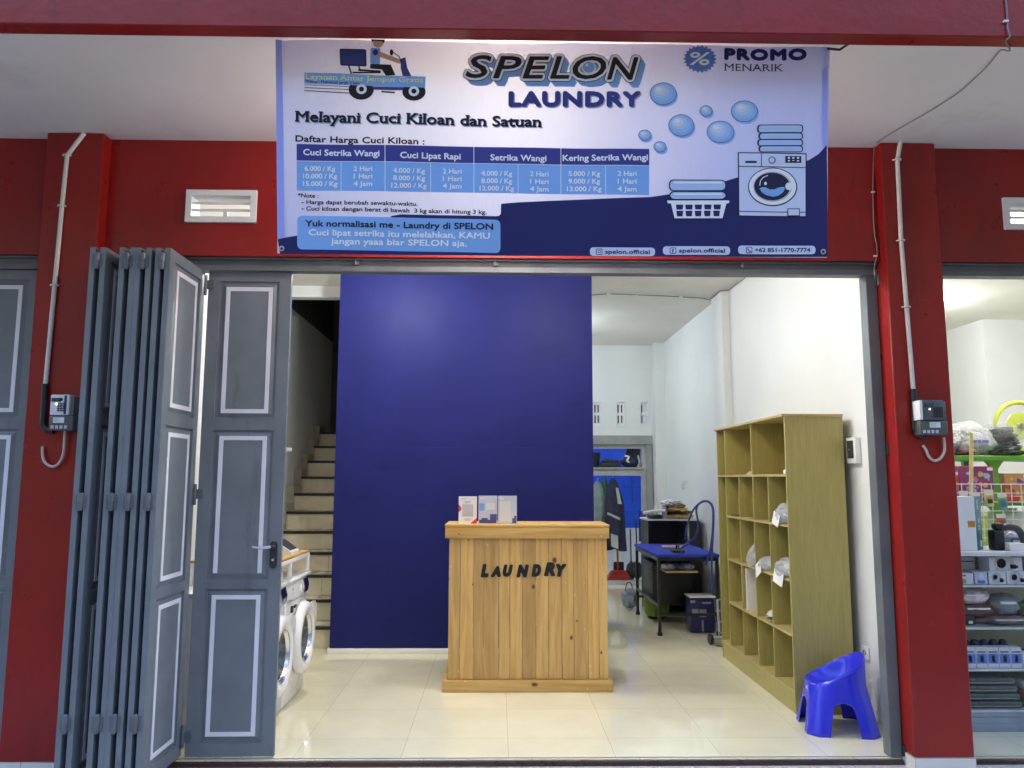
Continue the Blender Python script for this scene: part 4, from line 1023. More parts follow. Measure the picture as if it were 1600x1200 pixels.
t, xa, xb, za, zb = card(747.5, 807.5, 774.5, 816, 'leaflet_holder', 'clear stand with two blue and white laundry leaflets on the counter', 'leaflet stand')
w_ = xb - xa; h_ = zb - za; xm = (xa + xb) / 2
q = MB(); q.box(xa, xm - .003, YC + .004, YC + .006, za + .005, zb); q.box(xm + .003, xb, YC + .004, YC + .006, za + .005, zb); lf = q.build('leaflet', mat('leaflet_lilac', (.62, .64, .76), .5), t)
q = MB(); yy = YC + .0032
for u0, u1, v0, v1, c in ((.02, .16, .46, .72, 1), (.03, .14, .86, .94, 2), (.02, .47, .02, .14, 0), (.30, .48, .14, .34, 0), (.08, .24, .12, .20, 0), (.88, .99, .02, .20, 0), (.55, .84, .08, .80, 2), (.55, .66, .86, .93, 2), (.93, .99, .2, .28, 0), (.20, .44, .5, .74, 2)):
    q.use(c) if hasattr(q, 'use') else None
    q.cur = c; q.add([(xa + u0 * w_, yy, za + v0 * h_), (xa + u1 * w_, yy, za + v0 * h_), (xa + u1 * w_, yy, za + v1 * h_), (xa + u0 * w_, yy, za + v1 * h_)], [(0, 1, 2, 3)])
q.build('leaflet_print', [mat('leaflet_navy', (.07, .08, .30), .5), mat('leaflet_blue', (.22, .42, .74), .5), M['paper']], lf)
q = MB(); q.box(xa - .004, xb + .004, YC + .0005, YC + .002, za - .0, zb + .004); q.box(xa - .004, xb + .004, YC + .008, YC + .0095, za, zb + .004); q.box(xa - .004, xb + .004, YC + .002, YC + .05, za, za + .002); q.build('clear_stand', M['glass'], t)

# ---------------------------------------------------------------- pigeonhole cabinet
SX, SX1, SY0, SY1 = 1.985, 2.39, .780, 2.47
cb = thing('pigeonhole_cabinet', 'tall olive wood-grain cabinet of open pigeonholes against the right wall', 'cabinet', (2.19, 1.62, 0))
TH = .016
MB().box(SX, SX1, SY0, SY0 + TH, .0, 1.978, bev=.001, seg=1).build('side_panel', M['laminate'], cb)
MB().box(SX, SX1, SY1 - TH, SY1, .0, 1.978, bev=.001, seg=1).build('side_panel', M['laminate'], cb)
MB().box(SX - .018, SX1 + .004, SY0 - .006, SY1 + .008, 1.979, 1.998, bev=.002).build('top_panel', M['laminate_edge'], cb)
MB().box(SX1 - .008, SX1, SY0 + TH, SY1 - TH, .14, 1.978).build('back_panel', M['laminate'], cb)
MB().box(SX + .006, SX + .022, SY0 + TH, SY1 - TH, 0, .132).build('plinth_board', M['laminate'], cb)
zA, zB, zC, zD, zE = 1.567, 1.222, .858, .497, .134
yn = 2.225; D1, D2, D3 = 1.858, 1.502, 1.160
mb = MB()
for z in (zA, zE): mb.box(SX, SX1 - .009, SY0 + TH, SY1 - TH, z, z + TH)
for z in (zB, zC, zD): mb.box(SX, SX1 - .009, SY0 + TH, yn - TH / 2, z, z + TH)
mb.build_each('shelf_board', M['laminate_edge'], cb)
mb = MB(); e = .0015
mb.box(SX + e, SX1 - .009, yn - TH / 2, yn + TH / 2, zE + TH, zA); mb.box(SX + e, SX1 - .009, yn - TH / 2, yn + TH / 2, zA + TH, 1.978); mb.box(SX + e, SX1 - .009, 1.517 - TH / 2, 1.517 + TH / 2, zA + TH, 1.978)
for za, zb in ((zE, zD), (zD, zC), (zC, zB), (zB, zA)):
    for y in (D1, D2, D3): mb.box(SX + e, SX1 - .009, y - TH / 2, y + TH / 2, za + TH, zb)
mb.build_each('divider', M['laminate'], cb)
# laundry in the pigeonholes
def bagthing(name, c, size, seed, mats, label, group='laundry left in the pigeonholes', amp=.3, **k):
    mb = MB().blob(c, size, seed, amp, flat=.55, sub=4, freq=2.2, **k); return single(name, mb, mats, label, 'bag', group)
FS = zB + TH
def laundry(name, y, z, sx, sy, sz, seed, label, inner, note=None, x=2.06):
    t = thing(name, label, 'laundry bag', (x, y, z), 'laundry left in the pigeonholes')
    MB().blob((x + .02, y, z + sz * .40), (sx * .8, sy * .86, sz * .66), seed, .22, 2.2, 3, flat=.55).build('folded_clothes', inner, t)
    MB().blob((x, y, z + sz * .52), (sx, sy, sz * .9), seed + 3, .16, 1.7, 4, flat=.55).build('bag_film', M['film'], t)
    if note:
        (dy, zz, w_, h_, a) = note
        q = MB(); c, s = math.cos(a), math.sin(a)
        xq = SX - .022
        P4 = [(u * c - v * s, u * s + v * c) for u, v in ((-w_ / 2, -h_ / 2), (w_ / 2, -h_ / 2), (w_ / 2, h_ / 2), (-w_ / 2, h_ / 2))]
        q.prism([(xq + .012 * (v > 0), y + dy - u, z + zz + v) for u, v in P4], (.002, 0, 0)); q.build('slip', M['paper'], t)
    return t
cl_w = mat('white_laundry', (.62, .64, .68), .8, var=.3, vscale=12); cl_b = mat('blue_laundry', (.16, .34, .52), .8, var=.3, vscale=10); cl_p = mat('mauve_laundry', (.30, .27, .40), .8, var=.5, vscale=14); cl_g = mat('grey_laundry', (.28, .31, .36), .8, var=.5, vscale=14)
laundry('laundry_bag', .955, FS, .09, .11, .105, 3, 'pale blue bagged laundry in the nearest hole of the upper small row', cl_b, (.02, .03, .12, .085, -.25))
laundry('laundry_bag', 1.60, zC + TH, .10, .085, .13, 8, 'mauve bagged laundry leaning deep in the middle row', cl_p)
laundry('laundry_bag', 1.33, zC + TH, .10, .12, .075, 12, 'bagged laundry with a tilted white slip in the middle row', cl_g, (.06, .005, .13, .10, .45))
laundry('laundry_bag', .975, zC + TH, .10, .135, .09, 17, 'bagged laundry with a white slip in the nearest hole of the middle row', cl_w, (.0, -.01, .18, .09, -.12))
t = thing('rolled_cloth', 'striped cream cloth roll in the second lowest row', 'cloth', (2.05, 1.25, zD + TH), 'laundry left in the pigeonholes')
q = MB()
for i in range(4): q.blob((2.05, 1.26 + .012 * i - .02, zD + TH + .02 + .014 * i), (.07, .05 - .006 * i, .022), 30 + i, .2, 2.5, 2)
q.build('cloth', mat('cream_cloth', (.62, .56, .46), .9, var=.4, vscale=30), t)
q = MB().blob((2.0, 1.235, zD + TH + .03), (.03, .028, .012), 40, .2, 2.5, 2); q.build('dark_trim', M['char'], t)
q = MB()
for i in range(5): q.box(2.0 + .006 * i, 2.16, 1.545 + .004 * i, 1.72 - .01 * i, zA + TH + .006 * i, zA + TH + .006 * i + .004, rot=.08 * (i % 3 - 1))
single('paper_stack', q, mat('cream_paper', (.60, .55, .42), .8, var=.15), 'loose cream papers on the upper shelf of the cabinet', 'papers')
q = MB().box(1.99, 2.12, .80, .86, zA + TH, zA + TH + .03, bev=.006, rot=.2); single('folded_paper', q, M['paper'], 'folded pale paper at the near end of the upper shelf of the cabinet', 'paper')
q = MB().box(2.0, 2.1, 1.97, 2.12, FS, FS + .012, bev=.004, rot=.2); q.box(2.02, 2.06, 1.95, 2.02, FS + .012, FS + .02, bev=.003); single('dark_folder', q, M['char'], 'small dark folder in the farthest small hole of the cabinet', 'folder')
q = MB().box(2.005, 2.10, 1.80, 1.815, zD + TH, zC - .02); single('white_sheet', q, M['paper'], 'white board upright in the second lowest row of the cabinet', 'board')

# switch box and socket on the right wall
t = thing('breaker_box', 'white breaker box with a dark window on the right white wall', 'switch box', (2.43, .71, 1.66))
MB().box(2.41, 2.449, .648, .79, 1.655, 1.832, bev=.006).build('case', M['white_plastic'], t); MB().box(2.404, 2.4095, .675, .763, 1.69, 1.81, bev=.002).build('window', M['char'], t); q = MB().box(2.399, 2.4035, .705, .735, 1.745, 1.755, bev=.001, seg=1); q.build('switch', M['steel'], t)
t = thing('wall_socket', 'white wall socket low on the right wall behind the blue chair', 'socket', (2.44, .72, .37))
MB().box(2.436, 2.449, .67, .772, .368, .452, bev=.004).build('plate', M['white_plastic'], t); MB().lathe([(.018, 0), (.018, .004), (.015, .004), (.014, -.003), (0, -.003)], (2.436, .72, .41), (-1, 0, 0), n=20).build('socket_hole', M['char'], t)

# ---------------------------------------------------------------- blue plastic stool-chair
chd = thing('plastic_chair', 'small glossy blue moulded plastic chair in front of the pigeonhole cabinet', 'chair', (2.135, .50, 0))
CX, CY, CA = 2.142, .508, R(-9)
def cw(x, y, z):
    c, s = math.cos(CA), math.sin(CA); return Vector((CX + c * x - s * y, CY + s * x + c * y, z))
def sq(a, hx, hy, n=4.5):
    c, s = math.cos(a), math.sin(a); k = (abs(c) ** n + abs(s) ** n) ** (-1 / n); return c * k * hx, s * k * hy
def rimz(a):      # back of the chair at +x
    c = math.cos(a); return .282 + .172 * ((c + 1) / 2) ** 1.35
def arch(a):
    q = (a % (math.pi / 2)) / (math.pi / 2); dd = abs(q - .5) * 2      # 1 at the middle of a side, 0 at a leg
    side = int(((a + math.pi / 4) % (2 * math.pi)) / (math.pi / 2))
    H = (.20, .195, .185, .195)[side % 4]
    W = .50
    if dd < W: return 0
    u = (dd - W) / (1 - W)
    return H * (1 - (1 - min(1, u * 2.4)) ** 3) * (.86 + .14 * u)
NA = 192
ANG = [2 * math.pi * i / NA for i in range(NA)]
def shell(u, v, off=0):
    a = 2 * math.pi * u; b = arch(a); t_ = rimz(a); z = b + (t_ - b) * v
    f = z / .45; hx = .216 - .046 * min(1, z / .30) + off; hy = .212 - .044 * min(1, z / .30) + off
    if z > .30: hx += .004; 
    x, y = sq(a, hx, hy, 5.0 - 2.4 * min(1, z / .3))
    # ribbed corners of the legs
    q = abs(((a % (math.pi / 2)) / (math.pi / 2)) - .5) * 2
    rib = .006 * math.exp(-((q - .22) / .08) ** 2) * max(0, 1 - z / .24); k = 1 + rib / .17
    return cw(x * k, y * k, z)
mb = MB(); mb.grid(lambda u, v: shell(u, v), NA, 14, wrap=True)
# rolled rim and dished seat
def seat(u, v):
    a = 2 * math.pi * u; t_ = rimz(a); p = shell(u, 1)
    if v < .12:
        k = v / .12; x, y = sq(a, .170 - .010 * k, .168 - .010 * k, 2.6); return cw(x + .004 * (t_ > .3), y, t_ + .006 * math.sin(math.pi * k) * 1.2)
    k = (v - .12) / .88; r = 1 - k
    x, y = sq(a, .160 * r ** (.8 - .18 * min(1, max(0, (t_ - .29) / .12))), .158 * r ** .72, 2.5)
    zs = .255 + .012 * (x / .14) ** 2; z = zs + (t_ - zs) * max(0, 1 - k * 1.9) ** 2.0
    return cw(x, y, z)
mb.grid(seat, NA, 26, wrap=True)
body = mb.build('shell', M['chair'], chd)
sd = body.modifiers.new('thickness', 'SOLIDIFY'); sd.thickness = .004; sd.offset = -1
wl = body.modifiers.new('weld', 'WELD'); wl.merge_threshold = .0008
q = MB(); a = math.pi; p = shell(.5 + .03, .68, .002)
q.lathe([(0, .002), (.012, .002), (.012, -.002), (0, -.002)], p, (-1, -.25, 0), n=16); q.build('sticker', mat('sticker', (.5, .4, .3), .4, var=.6, vscale=120), chd)
# ---------------------------------------------------------------- washing machines by the left wall, fronts facing right
def washer(y0, label):
    t = thing('washing_machine', label, 'washing machine', (-1.7, y0 + .295, 0), 'front loading washing machines')
    y1 = y0 + .59; xb, xf = -2.02, -1.43; H = .855
    def bulge(u): return .018 * (1 - (2 * u - 1) ** 2)          # fronts bow out towards the middle
    mb = MB(); mb.box(xb, xf, y0, y1, .012, H - .028, bev=.012)
    n = 14; V = []; 
    for z in (.03, .20, .58, .700):
        tuck = .02 if z < .1 else 0
        for i in range(n + 1): V.append((xf - .004 + bulge(i / n) - tuck, y0 + .004 + (y1 - y0 - .008) * i / n, z))
    F = [(j * (n + 1) + i, j * (n + 1) + i + 1, (j + 1) * (n + 1) + i + 1, (j + 1) * (n + 1) + i) for j in range(3) for i in range(n)]
    F += [list(range(n + 1))[::-1], [3 * (n + 1) + i for i in range(n + 1)]]
    mb.add(V, F, True); mb.build('body', M['enamel'], t)
    mb = MB().box(xb - .004, xf + .030, y0 - .003, y1 + .003, H - .027, H, bev=.010); mb.build('lid', M['enamel'], t)
    mb = MB(); V = []
    for z, dx in ((.704, .004), (.76, .012), (.826, -.004)):
        for i in range(n + 1): V.append((xf - .002 + bulge(i / n) + dx, y0 + .004 + (y1 - y0 - .008) * i / n, z))
    F = [(j * (n + 1) + i, j * (n + 1) + i + 1, (j + 1) * (n + 1) + i + 1, (j + 1) * (n + 1) + i) for j in range(2) for i in range(n)] + [list(range(n + 1))[::-1], [2 * (n + 1) + i for i in range(n + 1)]]
    mb.add(V, F, True); mb.build('control_panel', M['enamel'], t)
    mb = MB(); V = []
    for z, dx in ((.716, .013), (.76, .019), (.818, .005)):
        for i in range(5): V.append((xf - .002 + bulge(.70 + .285 * i / 4) + dx + .0012, y0 + (y1 - y0) * (.70 + .285 * i / 4), z))
    mb.add(V, [(j * 5 + i, j * 5 + i + 1, (j + 1) * 5 + i + 1, (j + 1) * 5 + i) for j in range(2) for i in range(4)]); mb.build('display', mat('black_gloss', (.01, .01, .014), .1), t)
    kx = xf + bulge(.62) + .004
    MB().lathe([(.026, 0), (.026, .006), (.022, .009), (0, .010)], (kx + .004, y0 + .59 * .52, .764), (1, 0, 0), n=28).build('dial', M['enamel'], t)
    mb = MB(); mb.tube([(xf + bulge(.06) + .012, y0 + .04, .716), (xf + bulge(.2) + .016, y0 + .12, .707), (xf + bulge(.34) + .014, y0 + .20, .712)], .004, 6, smooth_path=4); mb.build('drawer_grip', M['grey_plastic'], t)
    mb = MB(); mb.box(xf + bulge(.2) + .008, xf + bulge(.2) + .0105, y0 + .10, y0 + .118, .775, .790); mb.box(xf + bulge(.2) + .008, xf + bulge(.2) + .0105, y0 + .085, y0 + .15, .752, .756); mb.build('badge', M['grey_plastic'], t)
    # porthole door
    cz, cy = .42, y0 + .315; cx = xf + .030
    d = MB(); d.lathe([(.225, -.01), (.250, .004), (.252, .022), (.243, .044), (.222, .056), (.190, .056), (.168, .044), (.160, .028)], (cx, cy, cz), (1, 0, 0), n=56)
    d.prism([(cx + .03, cy + .20, cz + .16), (cx + .03, cy + .262, cz + .09), (cx + .03, cy + .262, cz + .19), (cx + .03, cy + .215, cz + .222), (cx + .03, cy + .14, cz + .222)], (.022, 0, 0))
    dr = d.build('door', M['enamel'], t)
    MB().lathe([(.163, .046), (.166, .04), (.155, .02), (.150, .018)], (cx, cy, cz), (1, 0, 0), n=48).build('chrome_ring', M['chrome'], dr)
    MB().lathe([(.157, .020), (.14, -.005), (.10, -.05), (.06, -.062), (0, -.065)], (cx, cy, cz), (1, 0, 0), n=40).build('porthole_bowl', mat('dark_bowl', (.10, .11, .12), .28, metal=.5), dr)
    mb = MB().box(xf + .020, xf + .036, y0 + .05, y0 + .085, .63, .675, bev=.004); mb.box(xf + .03, xf + .040, y0 + .10, y0 + .15, .655, .675, bev=.003); mb.box(xf + .012, xf + .02, y0 + .028, y0 + .036, .40, .43); mb.box(xf + .012, xf + .02, y0 + .028, y0 + .036, .29, .31)
    mb.build('front_sticker', M['char'], t)
    mb = MB()
    for (x, y) in ((xb + .05, y0 + .05), (xf - .05, y0 + .05), (xb + .05, y1 - .05), (xf - .05, y1 - .05)): mb.lathe([(.02, 0), (.024, .014)], (x, y, 0), n=12)
    mb.build('foot', M['black'], t)
    return t
washer(.885, 'white front loading washing machine farther from the door, in full view beside the stairs')
washer(.275, 'white front loading washing machine nearer the door, half hidden by the door leaf')
# little bench above the machines
t = thing('bench_shelf', 'white metal bench shelf with a wooden board standing on the washing machine', 'shelf', (-1.7, 1.1, .856))
zt = 1.0
MB().box(-1.99, -1.408, .62, 1.42, zt - .004, zt + .012, bev=.003).build('board', wood_mat('bench_board', (.60, .38, .15), (.45, .25, .08), 'Y', knots=False), t)
q = MB(); q.box(-1.995, -1.404, .615, .64, zt - .03, zt - .005, bev=.002); q.box(-1.995, -1.404, 1.40, 1.425, zt - .03, zt - .005, bev=.002); q.box(-1.43, -1.404, .641, 1.399, zt - .03, zt - .005, bev=.002); q.build('rail', M['enamel'], t)
for x, y in ((-1.43, 1.40), (-1.43, .90), (-1.995, 1.40), (-1.995, .62)): MB().box(x, x + .026, y - .001, y + .024, .857, zt - .031, bev=.002).build('leg', M['enamel'], t)
t = thing('shop_scale', 'small white scale with a sloping dark display on the wooden bench', 'scale', (-1.5, 1.1, zt + .012))
q = MB(); q.prism([(-1.62, 1.02, zt + .013), (-1.44, 1.02, zt + .013), (-1.44, 1.02, zt + .03), (-1.555, 1.02, zt + .11), (-1.60, 1.02, zt + .11)], (0, .22, 0)); q.build('case', M['white_plastic'], t)
q = MB(); q.prism([(-1.452, 1.035, zt + .0405), (-1.548, 1.035, zt + .1075), (-1.546, 1.035, zt + .110), (-1.450, 1.035, zt + .043)], (0, .19, 0)); q.build('display', M['char'], t)
q = MB(); q.tube([(-1.60, 1.13, zt + .112), (-1.61, 1.13, zt + .16)], .012, 8); q.lathe([(0, 0), (.05, 0), (.055, .012), (0, .014)], (-1.61, 1.13, zt + .16), n=20); q.build('weighing_pan', M['char'], t)
q = MB().box(-1.56, -1.45, .75, .87, .857, .915, bev=.01); single('white_tub', q, M['white_plastic'], 'small white tub on the nearer washing machine', 'tub')

# upstairs landing desk, dim
lt = onY(505, 646, 6.25)
t = thing('landing_table', 'dim low table on the landing at the top of the stairs', 'table', (-1.85, 6.4, 2.155))
MB().box(-2.16, -1.43, 6.25, 6.7, lt.z - .025, lt.z).build('table_top', M['grey_plastic'], t)
for x in (-2.06, -1.6): MB().box(x, x + .02, 6.28, 6.3, 2.153, lt.z - .026).build('leg', M['steel'], t)

# ---------------------------------------------------------------- back doorway and the yard
t = thing('door_frame', 'pale aluminium frame with a transom in the back doorway', 'door frame', (1.8, 7.0, 0))
al = mat('pale_aluminium', (.46, .47, .45), .4, var=.1)
q = MB(); q.box(2.145, 2.218, 7.02, 7.12, 0, 2.0); q.box(1.152, 2.218, 7.02, 7.12, 2.0, 2.058); q.box(1.152, 2.143, 7.02, 7.12, 1.60, 1.70); q.build('frame', al, t)
MB().box(1.152, 2.143, 6.98, 7.22, 1.702, 1.72).build('transom_shelf', al, t)
q = MB(); q.box(2.20, 2.288, 6.935, 6.998, 0, 2.05); q.build('side_jamb', M['concrete'], t)
t = thing('open_door', 'white framed door leaf standing open beside the blue partition', 'door', (.93, 4.0, 0))
q = MB(); q.box(.93, .97, 4.0, 4.05, 0.02, 1.86); q.box(.93, .97, 4.5, 4.55, 0.02, 1.86); q.box(.93, .97, 4.051, 4.499, 1.80, 1.86); q.box(.93, .97, 4.051, 4.499, .02, .12); q.build('leaf_frame', M['enamel'], t)
MB().box(.94, .955, 4.051, 4.499, .121, 1.799).build('leaf_panel', mat('frosted_panel', (.30, .33, .36), .4), t)
dark_navy = mat('dark_navy_cloth', (.02, .022, .06), .7, var=.3, vscale=12); ngreen = mat('dark_green_cloth', (.035, .10, .075), .8, var=.25, vscale=10); ggrey = mat('grey_green_cloth', (.20, .25, .25), .8, var=.25, vscale=10)
zt = 1.722
q = MB().lathe([(.07, 0), (.105, .22), (.095, .22), (.06, .01), (0, .01)], (1.44, 7.08, zt), n=20); single('black_pot', q, M['black'], 'black flower pot on the transom shelf beside the partition', 'pot')
q = MB().box(1.53, 1.83, 6.99, 7.2, zt, zt + .07, bev=.01); q.box(1.60, 1.80, 7.0, 7.18, zt + .071, zt + .11, bev=.02); q.box(1.56, 1.66, 7.0, 7.15, zt + .071, zt + .125, bev=.02)
t = single('tool_case', q, M['char'], 'flat black tool case lying on the transom shelf', 'tool case')
q = MB().blob((1.98, 7.08, zt + .085), (.14, .10, .10), 5, .2, 2, 3, flat=.8); b1 = q
t = thing('cloth_bundle', 'navy and white bundled bag on the transom shelf', 'bag', (1.98, 7.08, zt))
b1.build('bag_body', dark_navy, t); q = MB(); q.tube([(1.89, 7.0, zt + .17), (1.95, 6.99, zt + .15), (1.92, 6.985, zt + .10), (1.97, 6.99, zt + .06)], .014, 6, smooth_path=4); q.build('white_print', M['paper'], t)
q = MB(); q.prism([(1.90, 7.1, zt + .15), (2.02, 7.1, zt + .15), (2.05, 7.1, zt + .28), (1.95, 7.1, zt + .28)], (0, .05, 0)); q.build('upright_roll', dark_navy, t)
q = MB().lathe([(.03, 0), (.034, .02), (.034, .10), (.018, .13), (.012, .15), (.014, .18), (0, .18)], (2.10, 7.05, zt), n=16); single('plastic_bottle', q, mat('grey_bottle', (.45, .47, .50), .3), 'small grey bottle at the right end of the transom shelf', 'bottle')
q = MB().box(2.03, 2.04, 7.26, 7.28, 1.2, 2.1); q.box(2.045, 2.16, 7.24, 7.3, 1.72, 2.05); single('dark_board', q, M['char'], 'dark upright board behind the transom of the back doorway', 'board')
def coat(name, x, y, ztop, zbot, w_, d_, m_, label, extra=None, lean=0):
    t = thing(name, label, 'coat', (x, y, zbot), 'coats hanging in the back doorway')
    def fn(u, v):
        a = 2 * math.pi * u; k = min(1, (v / .35)) ** .6; ww = w_ * (.10 + .90 * k * (.86 + .2 * v)); dd = d_ * (.3 + .7 * k)
        f = 1 + .16 * math.sin(5 * a + 3 * v) * v + .06 * math.sin(9 * a)
        return Vector((x + lean * v + ww * math.cos(a) * f, y + dd * math.sin(a) * f, ztop + (zbot - ztop) * v + .03 * math.sin(a * 2) * v))
    q = MB(); q.grid(fn, 40, 24, wrap=True); q.build('cloth', m_, t)
    q = MB(); q.tube([(x, y, ztop - .01), (x, y, ztop + .03), (x + .012, y, ztop + .045), (x + .02, y, ztop + .03)], .003, 6); q.build('hanger_hook', M['steel'], t)
    if extra: extra(t, fn)
def stripes(t, fn):
    g = mat('reflective_tape', (.50, .50, .48), .4); q = MB()
    for (u0, u1, v0, v1, sl) in ((.62, .84, .50, .535, .05), (.80, .90, .14, .36, .0), (.66, .78, .80, .98, .0)):
        V = []
        for i in range(7):
            for j in range(2):
                u = u0 + (u1 - u0) * i / 6; v = (v0, v1)[j] + sl * i / 6
                p = fn(u, min(v, 1)); V.append(Vector((p.x, p.y - .006, p.z)))
        q.add(V, [(2 * i, 2 * i + 2, 2 * i + 3, 2 * i + 1) for i in range(6)])
    q.build_each('tape', g, t)
coat('coat', 1.46, 6.84, 1.52, .84, .13, .07, ggrey, 'grey green coat hanging behind the partition edge')
coat('coat', 1.565, 6.86, 1.60, .72, .075, .06, ngreen, 'narrow dark green coat hanging between the grey coat and the navy jacket')
coat('coat', 1.68, 6.80, 1.57, .55, .145, .08, dark_navy, 'navy work jacket with grey reflective tape hanging in the back doorway', stripes, .02)
# yard tools
t = thing('dustpan', 'red long-handled dustpan standing against the yard wall', 'dustpan', (1.80, 7.3, .06))
mr_ = mat('red_plastic', (.42, .03, .02), .35); q = MB(); q.prism([(1.63, 7.22, .062), (2.0, 7.22, .062), (1.93, 7.22, .19), (1.72, 7.22, .19)], (0, .16, 0)); q.build('pan', mr_, t); q = MB(); q.tube([(1.815, 7.3, .19), (1.80, 7.34, .78)], .013, 8); q.build('handle', mr_, t)
t = thing('broom', 'yellow handled broom leaning beside the red dustpan', 'broom', (1.84, 7.42, .06)); MB().tube([(1.835, 7.40, .30), (1.83, 7.46, .62)], .012, 8).build('handle', mat('yellow_handle', (.62, .50, .06), .4), t); MB().box(1.76, 1.92, 7.38, 7.43, .062, .31, bev=.02).build('bristles', M['char'], t)
for i, (x, y, h, lb) in enumerate(((1.56, 7.25, .75, 'grey mop standing behind the counter side of the yard step'), (2.02, 7.35, .80, 'dark mop standing right of the dustpan'), (2.10, 7.3, .95, 'tall dark mop leaning at the right jamb of the back doorway'))):
    t = thing('mop', lb, 'mop', (x, y, .06), 'mops in the yard'); MB().tube([(x, y, .3), (x + .01, y + .1, h)], .011, 8).build('handle', M['steel'] if i == 0 else M['char'], t)
    MB().blob((x, y, .19), (.075, .06, .13), 60 + i, .25, 3, 3).build('mop_head', mat('mop_yarn', (.22, .22, .22) if i == 0 else (.06, .06, .065), .9, var=.3, vscale=20), t)
t = thing('blue_apron', 'blue cloth hanging low at the right of the back doorway', 'cloth', (2.06, 6.9, .9)); q = MB(); q.grid(lambda u, v: Vector((2.0 + .10 * u, 6.55 + .02 * math.sin(u * 9), 1.10 - .42 * v)), 10, 8); q.build('cloth', mat('blue_cloth', (.02, .05, .30), .8), t)

# ---------------------------------------------------------------- ironing corner
IX0, IX1, IY0, IY1, IZ = 1.615, 2.235, 3.40, 4.66, .785
t = thing('ironing_table', 'blue topped ironing table on black square legs', 'table', (1.9, 4.0, 0))
MB().box(IX0 - .012, IX1 + .01, IY0 - .012, IY1 + .01, IZ - .02, IZ + .014, bev=.012).build('padded_top', mat('royal_blue_cloth', (.012, .035, .40), .75, var=.12, vscale=9, bump=.3, bscale=25), t)
q = MB(); q.box(IX0, IX1, IY0, IY0 + .03, IZ - .055, IZ - .021); q.box(IX0, IX1, IY1 - .03, IY1, IZ - .055, IZ - .021); q.box(IX0, IX0 + .03, IY0 + .031, IY1 - .031, IZ - .055, IZ - .021); q.box(IX1 - .03, IX1, IY0 + .031, IY1 - .031, IZ - .055, IZ - .021); q.box(IX0 + .031, IX1 - .031, IY0, IY0 + .025, .19, .215); q.box(IX0 + .031, IX1 - .031, IY1 - .025, IY1, .19, .215); q.box(IX0, IX0 + .02, IY0 + .031, IY1 - .031, .28, .30)
q.build('table_frame', M['black_metal'], t)
for x, y in ((IX0, IY0), (IX1 - .03, IY0), (IX0, IY1 - .03), (IX1 - .03, IY1 - .03)):
    l = MB().box(x, x + .03, y, y + .03, .03, IZ - .056, bev=.002, seg=1).build('leg', M['black_metal'], t); MB().box(x - .007, x + .037, y - .007, y + .037, 0, .035, bev=.004).build('rubber_foot', M['black'], l)
t = thing('wooden_brush', 'pale wooden sleeve board lying on the blue ironing table', 'brush', (1.9, 3.95, IZ + .015)); q = MB().box(1.80, 2.02, 4.02, 4.09, IZ + .0145, IZ + .045, bev=.012, rot=-.15); q.build('handle', mat('light_wood', (.68, .45, .26), .5), t)
t = thing('steam_iron', 'dark iron resting near the front of the blue table', 'iron', (1.86, 3.62, IZ + .015)); q = MB(); q.prism([(1.80, 3.50, IZ + .0145), (1.86, 3.44, IZ + .0145), (1.92, 3.50, IZ + .0145), (1.92, 3.64, IZ + .0145), (1.80, 3.64, IZ + .0145)], (0, 0, .028)); q.build('sole_body', M['char'], t); q = MB().tube([(1.86, 3.50, IZ + .042), (1.86, 3.53, IZ + .085), (1.86, 3.60, IZ + .088), (1.86, 3.63, IZ + .042)], .010, 8, smooth_path=4); q.build('handle', M['black'], t)
# goods under the table
q = MB().box(1.66, 2.1, 3.9, 4.5, .215, .66, bev=.02); t = thing('black_crate', 'large black plastic crate under the ironing table', 'crate', (1.9, 4.2, .215)); q.build('crate_body', M['black'], t); MB().box(1.65, 2.11, 3.89, 4.51, .60, .625, bev=.006).build('crate_rim', M['char'], t)
q = MB(); q.box(1.72, 2.05, 3.5, 3.85, .60, .62); t = thing('cardboard_tray', 'cardboard tray of folded cloths under the blue table top', 'tray', (1.9, 3.7, .6)); q.build('tray', mat('cardboard', (.42, .30, .18), .8), t)
for i in range(3): MB().blob((1.78 + .10 * i, 3.66, .648), (.07, .10, .035), 70 + i, .3, 2.5, 3, flat=.7).build('folded_cloth', (M['paper'], cl_g, cl_w)[i], t)
t = thing('gas_cylinder', 'stubby yellow green gas cylinder on the floor behind the table leg', 'gas cylinder', (1.80, 4.42, 0)); gm = mat('lime_paint', (.21, .30, .035), .4, var=.15)
MB().lathe([(.085, .02), (.12, .035), (.142, .08), (.145, .15), (.142, .20), (.12, .25), (.08, .275), (.03, .29), (0, .29)], (1.80, 4.42, 0), n=32).build('tank', gm, t)
MB().lathe([(.10, 0), (.10, .03)], (1.80, 4.42, 0), n=28).build('foot_ring', M['black'], t); q = MB().lathe([(.09, .27), (.10, .30), (.10, .37), (.095, .37), (.095, .30)], (1.80, 4.42, 0), n=28); q.build('collar', gm, t); MB().lathe([(.02, .285), (.02, .33), (.03, .34), (0, .35)], (1.80, 4.42, 0), n=14).build('valve', M['steel'], t)
t = thing('mesh_basket', 'dark mesh wire basket left of the gas cylinder', 'basket', (1.78, 4.75, 0)); q = MB()
for i in range(14):
    x = 1.70 + .018 * i; q.tube([(x, 4.72, .30), (x, 4.72, .66)], .003, 4)
for k in range(8): q.tube([(1.70, 4.718, .30 + .05 * k), (1.94, 4.718, .30 + .05 * k)], .003, 4)
q.build('mesh', mat('dark_green_wire', (.05, .09, .09), .5), t)
